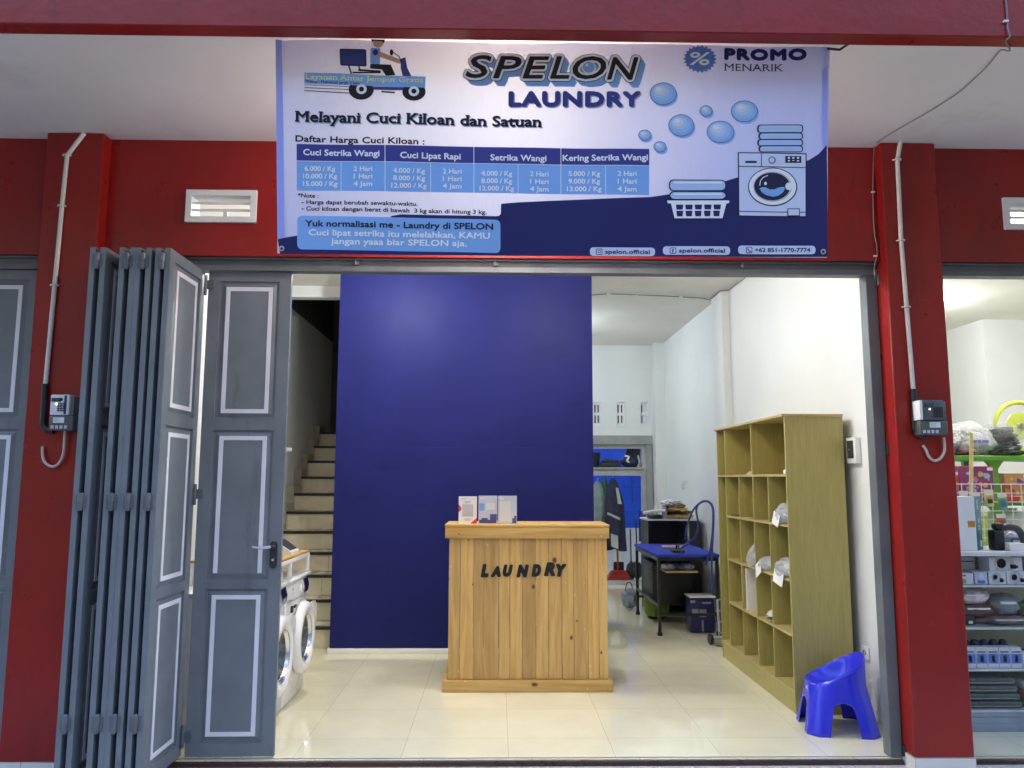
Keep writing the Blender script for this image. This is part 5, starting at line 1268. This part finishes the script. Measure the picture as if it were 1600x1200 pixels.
q = MB().blob((1.60, 5.05, .12), (.10, .12, .12), 81, .25, 2.3, 3, flat=.9); t = thing('carrier_bag', 'crumpled grey bag on the floor behind the ironing table', 'bag', (1.6, 5.05, 0)); q.build('bag_body', cl_g, t); MB().tube([(1.55, 5.02, .2), (1.57, 5.02, .30), (1.62, 5.02, .30), (1.64, 5.02, .2)], .006, 6, smooth_path=4).build('bag_handle', M['char'], t)
# detergent pail
t = thing('detergent_pail', 'blue and white printed pail under the right end of the ironing table', 'pail', (2.10, 3.62, 0)); pb = mat('deep_blue_print', (.010, .012, .10), .35)
MB().box(1.965, 2.225, 3.53, 3.75, .0, .345, bev=.03).build('pail_body', pb, t); q = MB(); q.box(1.985, 2.05, 3.526, 3.529, .17, .24); q.box(1.97, 2.02, 3.526, 3.529, .30, .325); q.box(2.09, 2.18, 3.526, 3.529, .29, .31); q.box(2.06, 2.13, 3.526, 3.529, .16, .235); q.box(2.08, 2.10, 3.526, 3.529, .02, .13); q.build_each('print', mat('pale_print', (.25, .26, .32), .5), t); MB().box(1.96, 2.23, 3.525, 3.755, .346, .365, bev=.008).build('pail_lid', M['enamel'], t)
# tall cabinet behind the table with a heap on it
t = thing('side_cabinet', 'black open side cabinet behind the ironing table', 'cabinet', (2.1, 4.95, 0)); kx0, kx1, ky0, ky1, kz = 1.78, 2.40, 4.72, 5.2, 1.06
q = MB(); q.box(kx0, kx0 + .02, ky0, ky1, 0, kz); q.box(kx0 + .021, kx1, ky1 - .02, ky1, 0, kz); q.box(kx0 + .021, kx1, ky0, ky1 - .021, .72, .74); q.box(kx0 + .021, kx1, ky0, ky1 - .021, .1, .12); q.build('carcass', M['black'], t)
MB().box(kx1 - .155, kx1 - .135, ky0, ky1 - .021, .741, kz).build('divider', M['steel'], t); MB().box(kx1 - .133, kx1, ky0 + .01, ky0 + .03, 0, kz - .002).build('side_panel', M['char'], t)
q = MB().box(kx0 - .01, kx1 + .01, ky0 - .03, ky1, kz + .001, kz + .022, bev=.003); q.build('cabinet_top', mat('grey_white_top', (.62, .62, .62), .4), t)
t = thing('clothes_heap', 'heap of striped yellow and white folded clothes on the black side cabinet', 'clothes', (2.1, 4.85, kz + .023))
cols = [mat('mustard_cloth', (.48, .38, .12), .9, var=.35, vscale=9), M['black'], mat('ochre_cloth', (.55, .42, .16), .9, var=.3, vscale=9), mat('rust_cloth', (.30, .15, .08), .9, var=.4, vscale=9), mat('ash_cloth', (.45, .45, .46), .9, var=.4, vscale=9)]
for i in range(5): MB().blob((2.18 - .02 * i, 4.84, kz + .05 + .040 * i), (.17 - .016 * i, .14, .036), 90 + i, .25, 2.2, 3, flat=.7).build('folded_garment', cols[i], t)
MB().blob((2.08, 4.82, kz + .20), (.13, .1, .05), 99, .35, 2.6, 3).build('white_garment', cl_w, t)
q = MB().box(1.80, 1.95, 4.70, 4.9, kz + .023, kz + .07, bev=.008); t = single('cable_box', q, M['black'], 'flat black device on the left end of the side cabinet', 'device')
q = MB(); q.tube([(1.72, 4.70, kz + .09), (1.85, 4.70, kz + .115), (1.98, 4.71, kz + .12)], .018, 8); single('white_hanger_bundle', q, M['enamel'], 'bundle of white hangers lying across the side cabinet', 'hangers')
for x, s_, l_ in ((1.90, 0, 'small white jar standing on the side cabinet'), (1.99, 1, 'taller grey bottle among the things on the side cabinet')):
    q = MB().lathe([(.03, 0), (.03, .08 + .04 * s_), (.018, .10 + .04 * s_), (.018, .12 + .05 * s_), (0, .12 + .05 * s_)], (x, 4.78, kz + .072 if x < 1.95 else kz + .023), n=14); single('bottle', q, M['grey_plastic'] if s_ else M['white_plastic'], l_, 'bottle')
q = MB(); 
for x in (2.20, 2.24): q.tube([(x, 6.0, 1.52), (x, 5.96, 1.46), (x + .012, 5.95, 1.445), (x + .02, 5.96, 1.47)], .005, 6)
single('wall_hook', MB().tube([(2.445, 5.5, 1.52), (2.42, 5.5, 1.50), (2.40, 5.5, 1.46), (2.40, 5.5, 1.43), (2.415, 5.5, 1.42)], .006, 6).tube([(2.445, 5.6, 1.52), (2.42, 5.6, 1.50), (2.40, 5.6, 1.46), (2.40, 5.6, 1.43), (2.415, 5.6, 1.42)], .006, 6), M['steel'], 'small pair of hooks on the right wall above the clothes heap', 'hook')
# hose on a black post, trolley
t = thing('steam_hose_stand', 'black stand with a looping blue steam hose beside the cabinet', 'hose stand', (2.38, 3.2, 0))
q = MB(); q.box(2.32, 2.352, 3.20, 3.235, 0, 1.36); q.box(2.22, 2.319, 3.20, 3.235, 1.33, 1.36); q.box(2.222, 2.232, 3.21, 3.22, 1.27, 1.329); q.build_each('post', M['black_metal'], t)
hm = mat('blue_hose', (.035, .045, .23), .5, var=.6, vscale=60)
def PH(px, py, y): return onY(px, py, y)
h1 = [PH(1062, 858, 3.5), PH(1078, 846, 3.5), PH(1088, 836, 3.45), PH(1091, 818, 3.4), PH(1088, 800, 3.35), PH(1090, 790, 3.3), PH(1098, 784, 3.25), PH(1108, 785, 3.24), PH(1114, 798, 3.24), PH(1113, 835, 3.24), PH(1109, 862, 3.3), PH(1103, 883, 3.35)]
h2 = [PH(1071, 847, 3.55), PH(1072, 828, 3.5), PH(1078, 808, 3.45), PH(1086, 793, 3.4), PH(1099, 783, 3.27), PH(1111, 787, 3.25), PH(1115, 805, 3.25), PH(1113, 850, 3.27), PH(1112, 885, 3.3), PH(1113, 925, 3.3)]
MB().tube(h1, .0105, 8, smooth_path=5).build('hose', hm, t); MB().tube(h2, .0105, 8, smooth_path=5).build('hose', hm, t)
t = thing('hand_trolley', 'folded steel hand trolley on small black wheels beside the cabinet', 'trolley', (2.12, 3.05, 0))
q = MB()
for x in (2.115, 2.165): q.tube([(x, 3.02, .05), (x, 3.06, .40)], .011, 8)
for z in (.10, .20, .30, .40): q.tube([(2.115, 3.03 + z * .1, z), (2.29, 3.03 + z * .1, z - .02)], .008, 6)
q.tube([(2.29, 3.03, .05), (2.29, 3.06, .52)], .011, 8); q.build('frame', M['steel'], t)
for x in (2.02, 2.22): MB().lathe([(0, -.016), (.045, -.016), (.05, -.008), (.05, .008), (.045, .016), (0, .016)], (x, 2.98, .051), (1, .1, 0), n=24).build('wheel', M['black'], t)
MB().tube([(2.03, 2.98, .052), (2.215, 2.98, .052)], .028, 12).build('axle', M['steel'], t)
q = MB(); q.tube([(2.05, 2.90, .008), (2.12, 2.86, .008), (2.22, 2.87, .008), (2.30, 2.90, .008), (2.25, 2.94, .02), (2.15, 2.93, .015)], .006, 6, smooth_path=5); single('power_cord', q, M['black'], 'loose black power cord on the tiles at the foot of the trolley', 'cord')
# ---------------------------------------------------------------- the variety shop on the right
CX0, CX1, CY0, CY1, CZ = 2.905, 4.75, .42, .90, 1.092
dc = thing('display_case', 'glass fronted white display case of the variety shop', 'display case', (3.8, .66, 0))
wf = mat('white_aluminium', (.60, .61, .62), .35)
q = MB(); q.box(CX0 - .01, CX1, CY0 - .012, CY1, CZ - .026, CZ, bev=.003); q.build('top_slab', wf, dc)
q = MB(); q.box(CX0, CX0 + .026, CY0, CY0 + .026, .11, CZ - .027); q.box(CX1 - .03, CX1, CY0, CY0 + .026, .11, CZ - .027); q.box(CX0, CX0 + .026, CY1 - .03, CY1, .11, CZ - .027); q.box(CX0, CX0 + .012, CY0 + .027, CY1 - .031, .11, CZ - .027); q.build('post', wf, dc)
q = MB(); SH = [.885, .625, .372]
for z in SH: q.box(CX0 + .028, CX1 - .031, CY0 + .006, CY1 - .01, z - .014, z, bev=.002, seg=1)
q.box(CX0 + .028, CX1 - .031, CY0 + .006, CY1 - .01, .112, .126); q.build('glass_shelf', mat('shelf_glass', (.55, .60, .58), .15), dc)
q = MB(); q.box(CX0 - .002, CX1, CY0 - .004, CY0 + .04, 0, .05, bev=.003); q.box(CX0, CX1, CY0, CY0 + .04, .051, .085); q.box(CX0 - .002, CX1, CY0 - .003, CY0 + .04, .086, .11, bev=.003); q.build('base_panel', mat('grey_blue_base', (.26, .29, .36), .4), dc)
q = MB().box(CX0 + .027, CX1 - .031, CY1 - .009, CY1 - .002, .127, CZ - .028); q.build('back_panel', mat('cream_back_panel', (.66, .68, .50), .5), dc)
MB().box(CX0 + .027, CX1 - .031, CY0 + .002, CY0 + .005, .112, CZ - .028).build('glass_pane', M['glass'], dc)
# goods in the case
gw = mat('white_carton', (.60, .60, .63), .4, var=.05); gd = mat('dark_print', (.03, .03, .034), .4)
def printed_box(x0, x1, y0, y1, z0, z1, base, prints, name, label, cat='box', group=None, bev=.002):
    t = thing(name, label, cat, ((x0 + x1) / 2, (y0 + y1) / 2, z0), group); MB().box(x0, x1, y0, y1, z0, z1, bev=bev, seg=1).build('carton', base, t)
    W, H = x1 - x0, z1 - z0
    for nm, mt_, shapes in prints:
        q = MB()
        for s in shapes:
            if len(s) == 4: q.box(x0 + s[0] * W, x0 + s[1] * W, y0 - .0016, y0 + .001, z0 + s[2] * H, z0 + s[3] * H)
            else: q.lathe([(0, 0), (s[2], 0), (s[2], .0016), (0, .0016)], (x0 + s[0] * W, y0, z0 + s[1] * H), (0, -1, 0), n=18)
        q.build_each(nm, mt_, t)
    return t
y_ = CY0 + .03
G = 'small boxed goods on the top shelf of the display case'
gl = mat('lilac_print', (.42, .44, .62), .5); gg = mat('green_print', (.22, .34, .22), .5); gb = mat('blue_print', (.06, .16, .55), .4); gsk = mat('light_blue_print', (.35, .50, .72), .4); grd = mat('crimson_print', (.38, .02, .045), .4)
printed_box(2.94, 3.035, y_, y_ + .12, .886, .955, gw, [('green_print', gg, [(.1, .5, .1, .5)]), ('dark_print', gd, [(.15, .5, .75, .85)])], 'carton', 'small white and green carton in the top left corner of the display case', group=G)
printed_box(2.945, 3.13, y_ + .13, y_ + .25, .886, 1.045, gw, [('dark_print', gd, [(.05, .3, .55, .68), (.5, .95, .80, .84)])], 'carton', 'taller white carton behind the green and lilac ones', group=G)
printed_box(3.045, 3.125, y_, y_ + .12, .886, .965, mat('pale_lilac_carton', (.45, .48, .62), .4), [('lilac_print', gb, [(.2, .8, .08, .32)]), ('pale_disc', gw, [(.5, .62, .018)])], 'carton', 'lilac blue carton beside the green one in the display case', group=G)
def mugbox(x0, x1, z0, z1, yy, lb): printed_box(x0, x1, yy, yy + .12, z0, z1, gw, [('mug_print', mat('mug_grey', (.42, .42, .44), .4), [(.45, .5, (x1 - x0) * .30)]), ('dark_print', gd, [(.62, .80, .16, .48), (.70, .86, .22, .40)]), ('pale_disc', M['paper'], [(.36, .55, (x1 - x0) * .14)])], 'carton', lb, group='mug cartons in the display case')
mugbox(3.135, 3.245, .886, .968, y_, 'white mug carton below left of the stacked one in the display case'); mugbox(3.25, 3.385, .886, .968, y_, 'white mug carton beside the crimson box in the display case'); mugbox(3.15, 3.365, .969, 1.055, y_ + .01, 'wide mug carton stacked on two others in the display case')
printed_box(3.395, 3.70, y_, y_ + .16, .886, .945, grd, [('white_dots', gw, [(.04, .94, .70, .92)])], 'carton', 'crimson box with a white strip at the right of the top shelf of the case')
printed_box(3.40, 3.62, y_ + .05, y_ + .2, .9455, 1.04, mat('steel_print', (.20, .24, .24), .3), [('red_print', grd, [(.0, .16, .3, .6)])], 'carton', 'dark teal package lying on the crimson box')
# second shelf: bags
def sack(c, s, seed, m_, nm, lb, grp=None, amp=.2):
    t = thing(nm, lb, 'packet', (c[0], c[1], c[2] - s[2] * .8), grp); MB().blob(c, s, seed, amp, 1.8, 3, flat=.8).build('packet_body', m_, t); MB().box(c[0] - s[0] * .5, c[0] + s[0] * .5, c[1] - s[1] * .95 - .002, c[1] - s[1] * .6, c[2] + s[2] * .15, c[2] + s[2] * .35, bev=.004).build('header_card', M['paper'], t); return t
sack((3.06, .55, .80), (.13, .07, .055), 3, mat('pink_white_pack', (.55, .45, .46), .3, var=.5, vscale=18), 'cloth_packet', 'pink and white packet on the second shelf of the display case')
sack((3.08, .56, .715), (.15, .08, .055), 4, mat('brown_pack', (.10, .035, .025), .35, var=.3), 'cloth_packet', 'dark brown packet hanging under the pink one in the display case')
sack((3.28, .56, .745), (.10, .07, .075), 5, mat('grey_pack', (.17, .19, .19), .4, var=.2), 'cloth_packet', 'dark grey packet in the middle of the second shelf of the display case')
sack((3.26, .54, .655), (.18, .08, .03), 6, mat('dull_mauve_pack', (.20, .13, .13), .4, var=.5, vscale=12), 'cloth_packet', 'flat mauve packet lying on the second shelf of the display case')
sack((3.50, .6, .70), (.12, .09, .07), 7, mat('olive_pack', (.25, .27, .16), .4, var=.4), 'cloth_packet', 'olive packet at the right of the second shelf of the display case')
printed_box(2.95, 3.06, .50, .53, .626, .70, M['black'], [('white_tag', M['paper'], [(.60, .84, .12, .36)])], 'black_pack', 'small black pack with a white tag low on the second shelf')
# third shelf: five blue packaged bottles, dark brush heads behind
for i, lb in enumerate(('leftmost', 'second', 'middle', 'fourth', 'rightmost')):
    x = 2.945 + i * .0735
    printed_box(x, x + .071, y_, y_ + .06, .373, .50, gw, [('blue_print', gb, [(.06, .94, .22, .68)]), ('bottle_print', gsk, [(.36, .66, .28, .60)]), ('title_print', gd, [(.12, .88, .74, .80)])], 'bottle_box', lb + ' of five blue and white boxed bottles on the third shelf of the display case', group='blue boxed bottles on the third shelf')
nb = mat('deep_navy_plastic', (.008, .012, .07), .3)
for i in range(6):
    x = 2.955 + i * .062; q = MB().lathe([(.028, 0), (.028, .13), (.020, .15), (.012, .152), (.012, .165 - .006 * i), (0, .166 - .006 * i)], (x, y_ + .11, .373), n=14); single('cap_bottle', q, nb, 'dark navy capped bottle behind the blue boxed bottles, one of six alike', 'bottle', 'navy bottles behind the boxed ones')
printed_box(3.315, 3.375, y_ + .0, y_ + .05, .373, .472, gw, [('dark_print', gd, [(.3, .7, .1, .45)])], 'small_carton', 'small white carton right of the five blue boxes on the third shelf')
q = MB().lathe([(.026, 0), (.026, .075), (.014, .085), (.014, .105), (0, .106)], (3.41, y_ + .03, .373), n=16); t = thing('ink_bottle', 'small amber bottle with a black cap on the third shelf of the display case', 'bottle', (3.41, y_ + .03, .373)); q.build('bottle_body', mat('amber', (.24, .19, .06), .3), t); MB().lathe([(.016, .086), (.016, .11), (0, .11)], (3.41, y_ + .03, .373), n=14).build('cap', M['black'], t)
t = thing('shoe_pair', 'dark grey sandals at the right of the third shelf of the display case', 'shoes', (3.56, .55, .373)); 
for k in range(2): MB().blob((3.56, .52 + .12 * k, .40 + .03 * k), (.13, .05, .03), 21 + k, .12, 1.6, 3, flat=.5).build('shoe', M['char'], t)
MB().tube([(3.48, .5, .42), (3.50, .53, .47), (3.58, .56, .48), (3.62, .58, .44)], .012, 6, smooth_path=4).build('strap', M['grey_plastic'], t)
# bottom: folded garments in film
dcol = [((.045, .048, .050), 'lowest'), ((.035, .075, .055), 'second'), ((.060, .065, .060), 'third'), ((.055, .055, .060), 'topmost')]
for i, (c, lb) in enumerate(dcol):
    t = thing('folded_garment_pack', 'dark folded garment pack, ' + lb + ' of the left stack in the display case', 'garment pack', (3.1, .6, .127 + .047 * i), 'garment packs at the bottom of the display case')
    MB().box(2.945 + .004 * i, 3.30 - .012 * i, .45, .78, .128 + .047 * i, .173 + .047 * i, bev=.018, seg=3).build('garment', mat('garment_%d' % i, c, .3, var=.3, vscale=8, bump=.4, bscale=14), t)
    MB().box(2.96, 3.28 - .012 * i, .448, .4495, .140 + .047 * i, .146 + .047 * i).build('film_edge', mat('film_edge', (.22, .23, .23), .15), t)
for i, (c, lb) in enumerate((((.05, .22, .06), 'green'), ((.40, .04, .06), 'red'), ((.30, .34, .30), 'grey'))):
    t = thing('folded_garment_pack', lb + ' folded garment pack in the right stack in the bottom of the case', 'garment pack', (3.48, .6, .127 + .055 * i), 'garment packs at the bottom of the display case')
    MB().box(3.315 - .005 * i, 3.68, .45, .78, .128 + .055 * i, .181 + .055 * i, bev=.02, seg=3).build('garment', mat('garment_' + lb, c, .3, var=.4, vscale=10, bump=.4, bscale=14), t); MB().box(3.34, 3.66, .448, .4495, .15 + .055 * i, .155 + .055 * i).build('film_edge', M['paper'], t)
# on the case top
teal = mat('teal_carton', (.012, .15, .19), .4)
t = thing('shoe_carton', 'tall white carton with a teal side standing on the display case', 'carton', (3.08, .55, CZ))
x0, x1, x2 = 2.925, 3.105, 3.205
q = MB(); q.prism([(x0, .52, CZ + .001), (x1, .50, CZ + .001), (x1 + .03, .66, CZ + .001), (x0 + .03, .68, CZ + .001)], (0, 0, .345)); q.build('white_face', M['paper'], t)
A, Bv = Vector((x1 + .001, .4985, CZ + .001)), Vector((x2, .60, CZ + .001))
q = MB(); q.prism([A, Bv, Bv + Vector((.01, .06, 0)), A + Vector((.029, .16, 0))], (0, 0, .3465)); sdp = q.build('teal_side', teal, t)
dv = (Bv - A); nv = Vector((dv.y, -dv.x, 0)).normalized() * .0012
def tealmap(x, y): return A + dv * x + Vector((0, 0, y)) + nv
q = MB(); text_map(q, '70  F4', tealmap, (.40, .20), (.40, .095), .030 / .1, .01) if 0 else None
def tm(u, v): return tealmap(.30 + v, .205 - u)
text_map(q, '70', tm, (0, 0), (.028, 0), -.32, .02); text_map(q, 'F4', tm, (.048, 0), (.076, 0), -.32, .02)
text_map(q, 'Sandal', lambda u, v: tealmap(.30 + v, .325 - u), (0, 0), (.062, 0), -.30, .02)
q.build('lettering', mat('pale_teal_print', (.45, .62, .62), .5), sdp)
q = MB(); V = [tealmap(a, b) for a, b in ((.52, .02), (.86, .02), (.86, .062), (.52, .062))]; q.add(V, [(0, 1, 2, 3)]); q.build('barcode_label', M['paper'], sdp)
q = MB().box(x1 - .05, x1 - .004, .500, .5035, CZ + .15, CZ + .19); q.build('orange_tab', mat('orange_tab', (.50, .24, .05), .5), t)
t = thing('tape_dispenser', 'black table tape dispenser with a curved grey arm on the display case', 'tape dispenser', (3.32, .6, CZ))
q = MB(); q.box(3.235, 3.305, .52, .60, CZ + .001, CZ + .13, bev=.012); q.box(3.255, 3.315, .53, .59, CZ + .131, CZ + .175, bev=.014); q.build('body', M['black'], t)
q = MB(); q.tube([(3.29, .56, CZ + .12), (3.34, .56, CZ + .155), (3.42, .57, CZ + .150), (3.47, .58, CZ + .10), (3.49, .59, CZ + .04), (3.50, .6, CZ + .005)], [.022, .026, .028, .028, .026, .022], 10, smooth_path=5) if 0 else q.tube([(3.29, .56, CZ + .125), (3.34, .56, CZ + .150), (3.42, .57, CZ + .135), (3.46, .58, CZ + .08), (3.475, .59, CZ + .02)], .022, 10, smooth_path=5); q.build('arm', M['char'], t)
q = MB().tube([(3.31, .53, CZ + .10), (3.35, .53, CZ + .115), (3.38, .53, CZ + .10)], .007, 8, smooth_path=4); q.build('steel_lip', M['steel'], t)
q = MB().box(3.30, 3.395, .47, .55, CZ + .001, CZ + .05, bev=.003, seg=1); single('white_box', q, M['paper'], 'small plain white box on the display case in front of the tape dispenser', 'box')
q = MB().box(3.405, 3.62, .46, .60, CZ + .001, CZ + .022, bev=.002, seg=1); single('receipt_pad', q, M['paper'], 'flat white pad of receipts on the display case', 'pad')
# green rack behind the counter
rk = thing('green_rack', 'bright green metal rack behind the variety shop counter', 'rack', (4.0, 1.75, 0)); gr_ = mat('apple_green_paint', (.12, .36, .035), .35, var=.06)
for x in (3.46, 3.93, 4.55):
    for y in (1.58, 1.96): MB().box(x, x + .045, y, y + .04, 0, 1.70).build('post', gr_, rk)
for z in (1.00, 1.345, 1.70): MB().box(3.44, 4.62, 1.57, 2.01, z - .0, z + .038, bev=.003, seg=1).build('shelf', gr_, rk)
q = MB()
for z in (1.662, 1.307):
    for x, s in ((3.975, 1), (3.93, -1)): q.prism([(x, 1.5805, z + .037), (x + s * .05, 1.5805, z + .037), (x, 1.5805, z - .03)], (0, .03, 0))
q.build('gusset', gr_, rk)
zr = 1.739
t = thing('goods_bag', 'milky plastic bag of white goods on the green rack top', 'bag', (3.85, 1.75, zr)); MB().blob((3.84, 1.75, zr + .12), (.24, .15, .15), 201, .18, 1.6, 4, flat=.75).build('bag_film', M['white_film'], t); MB().blob((3.77, 1.72, zr + .05), (.11, .12, .06), 203, .3, 2, 3, flat=.7).build('contents', mat('rose_goods', (.32, .16, .17), .5, var=.4, vscale=14), t); MB().box(3.80, 3.86, 1.588, 1.592, zr + .10, zr + .125).build('violet_print', mat('violet_print', (.25, .2, .62), .5), t); MB().box(3.87, 3.92, 1.586, 1.59, zr + .10, zr + .125).build('violet_print', mat('violet_print', (.25, .2, .62), .5), t)
t = thing('goods_bag', 'clear plastic bag of black folded clothes on the green rack top', 'bag', (4.1, 1.72, zr))
for i in range(5): MB().blob((4.12 - .005 * i, 1.74, zr + .03 + .044 * i), (.17 - .018 * i, .14, .034), 210 + i, .25, 2.2, 3, flat=.8).build('black_garment', mat('black_garment', (.025, .027, .03), .25, var=.4, vscale=12), t)
MB().blob((4.11, 1.73, zr + .12), (.20, .17, .15), 217, .15, 1.6, 4, flat=.8).build('bag_film', film_mat('thin_film', (.80, .83, .86), .8), t)
t = thing('goods_bag', 'blue grey bag at the left end of the green rack top', 'bag', (3.6, 1.72, zr)); MB().blob((3.60, 1.72, zr + .06), (.15, .13, .075), 221, .3, 2.2, 3, flat=.7).build('contents', mat('slate_goods', (.16, .21, .27), .5, var=.4, vscale=14), t); MB().blob((3.60, 1.72, zr + .12), (.17, .14, .10), 223, .2, 1.6, 4, flat=.8).build('bag_film', M['white_film'], t); MB().box(3.50, 3.66, 1.60, 1.72, zr + .13, zr + .21, bev=.03).build('white_roll', M['paper'], t)
t = thing('yellow_fan', 'round lime yellow fan standing behind the bags on the green rack', 'fan', (4.42, 1.98, zr)); ly = mat('lime_yellow_plastic', (.62, .66, .05), .3)
c = Vector((4.40, 1.92, zr + .26)); q = MB(); q.tube([c + Vector((.20 * math.cos(a), 0, .20 * math.sin(a))) for a in [2 * math.pi * i / 36 for i in range(37)]], .018, 8); q.build('guard_ring', ly, t)
q = MB(); q.lathe([(0, 0), (.115, .004), (.115, .012), (0, .014)], c, (0, -1, 0), n=28); q.build('blade_disc', mat('lime_translucent', (.55, .62, .10), .3), t); MB().lathe([(0, .03), (.02, .03), (.028, .012)], c, (0, -1, 0), n=18).build('hub', M['steel'], t); q = MB().box(4.36, 4.44, 1.90, 1.96, zr, zr + .06, bev=.01); q.build('fan_foot', ly, t)
for k, (a, b, lb) in enumerate((((3.42, 1.30, 1.20), (3.475, 1.36, 1.92), 'pale bamboo stick leaning at the pillar edge in the variety shop'), ((3.56, 1.30, 1.25), (3.645, 1.36, 1.90), 'thicker bamboo stick leaning in front of the toy boxes'))):
    single('bamboo_stick', MB().tube([a, b], .014 if k else .012, 10), mat('bamboo', (.68, .55, .24), .4, var=.15, vscale=20), lb, 'stick', 'bamboo sticks in the variety shop')
def toy(x0, x1, z0, z1, y, base, cols, name, lb, seed):
    t = thing(name, lb, 'toy box', ((x0 + x1) / 2, y, z0), 'toy boxes on the green rack'); MB().box(x0, x1, y, y + .09, z0, z1, bev=.003, seg=1).build('carton', base, t)
    rr = random.Random(seed)
    for m_ in cols:
        q = MB()
        for k in range(5):
            u, v = rr.uniform(.12, .85), rr.uniform(.12, .82); r_ = rr.uniform(.010, .026); n = rr.choice((5, 6, 9))
            q.prism([(x0 + u * (x1 - x0) + r_ * rr.uniform(.7, 1.3) * math.cos(2 * math.pi * i / n), y - .0012 - .0004 * cols.index(m_) - .0001 * k, z0 + v * (z1 - z0) + r_ * rr.uniform(.7, 1.3) * math.sin(2 * math.pi * i / n)) for i in range(n)], (0, .001, 0))
        q.build_each('print', m_, t)
    MB().box(x1 - .05, x1 - .006, y - .004, y - .0025, z1 - .034, z1 - .010).build('price_sticker', M['paper'], t)
    return t
tp = [mat('toy_' + n, c, .35) for n, c in (('sky', (.25, .50, .75)), ('lilac', (.50, .45, .75)), ('pink', (.55, .20, .36)), ('yellow', (.58, .48, .14)), ('red', (.55, .06, .05)), ('purple', (.20, .08, .32)))]
toy(3.64, 3.915, 1.384, 1.655, 1.55, mat('magenta_box', (.30, .05, .17), .35), [tp[0], tp[1], tp[3], tp[2]], 'toy_box', 'magenta toy box with blue and lilac pictures on the green rack', 3)
toy(3.50, 3.63, 1.384, 1.62, 1.54, mat('dark_rose_box', (.34, .12, .15), .35), [tp[5], M['paper'], tp[4]], 'toy_box', 'dark rose spotted toy packet at the left end of the green rack', 5)
toy(4.00, 4.20, 1.384, 1.60, 1.55, mat('orange_box', (.52, .28, .10), .35), [tp[3], tp[4], tp[5]], 'toy_box', 'orange toy box right of the green post', 8)
toy(3.98, 4.35, 1.384, 1.42, 1.50, mat('red_flat_box', (.50, .05, .04), .35), [M['paper'], tp[3]], 'toy_box', 'flat red toy box in front of the orange one', 9)
toy(3.60, 3.84, 1.05, 1.30, 1.54, mat('lime_pack', (.45, .60, .10), .35), [tp[3], M['paper']], 'toy_box', 'lime green toy packet low on the green rack', 11)
t = thing('wire_grid', 'white wire display grid standing on the variety shop counter', 'wire grid', (3.75, 1.2, CZ)); q = MB()
for i in range(9): q.tube([(3.40 + .075 * i, 1.25, 1.10), (3.40 + .075 * i, 1.25, 1.52)], .0035, 5)
for k in range(7): q.tube([(3.40, 1.245, 1.12 + .066 * k), (4.0, 1.245, 1.12 + .066 * k)], .0035, 5)
q.build('grid', M['enamel'], t); q = MB(); q.tube([(3.40, 1.25, 0), (3.40, 1.25, 1.10)], .006, 6); q.tube([(4.0, 1.25, 0), (4.0, 1.25, 1.10)], .006, 6); q.build('grid_foot', M['enamel'], t)
t = thing('white_bin', 'large white plastic drum on the green rack shelf', 'drum', (4.2, 1.8, 1.039)); MB().lathe([(.15, 0), (.17, .03), (.17, .20), (.14, .25), (0, .25)], (4.18, 1.80, 1.04), n=32).build('drum_body', M['enamel'], t); MB().lathe([(.06, .251), (.06, .28), (0, .28)], (4.18, 1.80, 1.04), n=20).build('lid', M['white_plastic'], t)

# small packets hooked on the wire grid and loose stock on the counter
for i, (x, z, c, lb) in enumerate(((3.47, 1.40, (.45, .20, .26), 'rose'), (3.56, 1.39, (.20, .32, .50), 'slate blue'), (3.66, 1.41, (.55, .48, .20), 'mustard'), (3.76, 1.385, (.16, .32, .17), 'leaf green'), (3.55, 1.24, (.62, .62, .60), 'white'), (3.74, 1.23, (.40, .10, .08), 'brick red'))):
    t = thing('hanging_packet', lb + ' packet hooked on the white wire grid', 'packet', (x, 1.235, z - .06), 'packets on the wire grid')
    MB().box(x - .034, x + .034, 1.212, 1.236, z - .06, z + .035, bev=.011, seg=3).build('packet_body', mat('packet_' + lb.replace(' ', '_'), c, .3, var=.35, vscale=22, bump=.4, bscale=40), t)
    MB().box(x - .034, x + .034, 1.222, 1.226, z + .036, z + .066).build('header_card', M['paper'], t)
    MB().box(x - .018, x + .018, 1.2095, 1.2125, z - .035, z - .005).build('packet_print', (gb, gsk, gd)[i % 3], t)
for i, (x0, x1, z1, c, lb) in enumerate(((3.42, 3.52, .075, (.10, .16, .30), 'navy'), (3.53, 3.60, .10, (.50, .46, .40), 'buff'))):
    printed_box(x0, x1, .64, .74, CZ + .001, CZ + z1, mat('stock_' + lb, c, .4), [('pale_print', M['paper'], [(.15, .85, .55, .75)]), ('dark_print', gd, [(.2, .6, .2, .3)])], 'stock_carton', lb + ' carton standing behind the tape dispenser on the display case', 'carton')
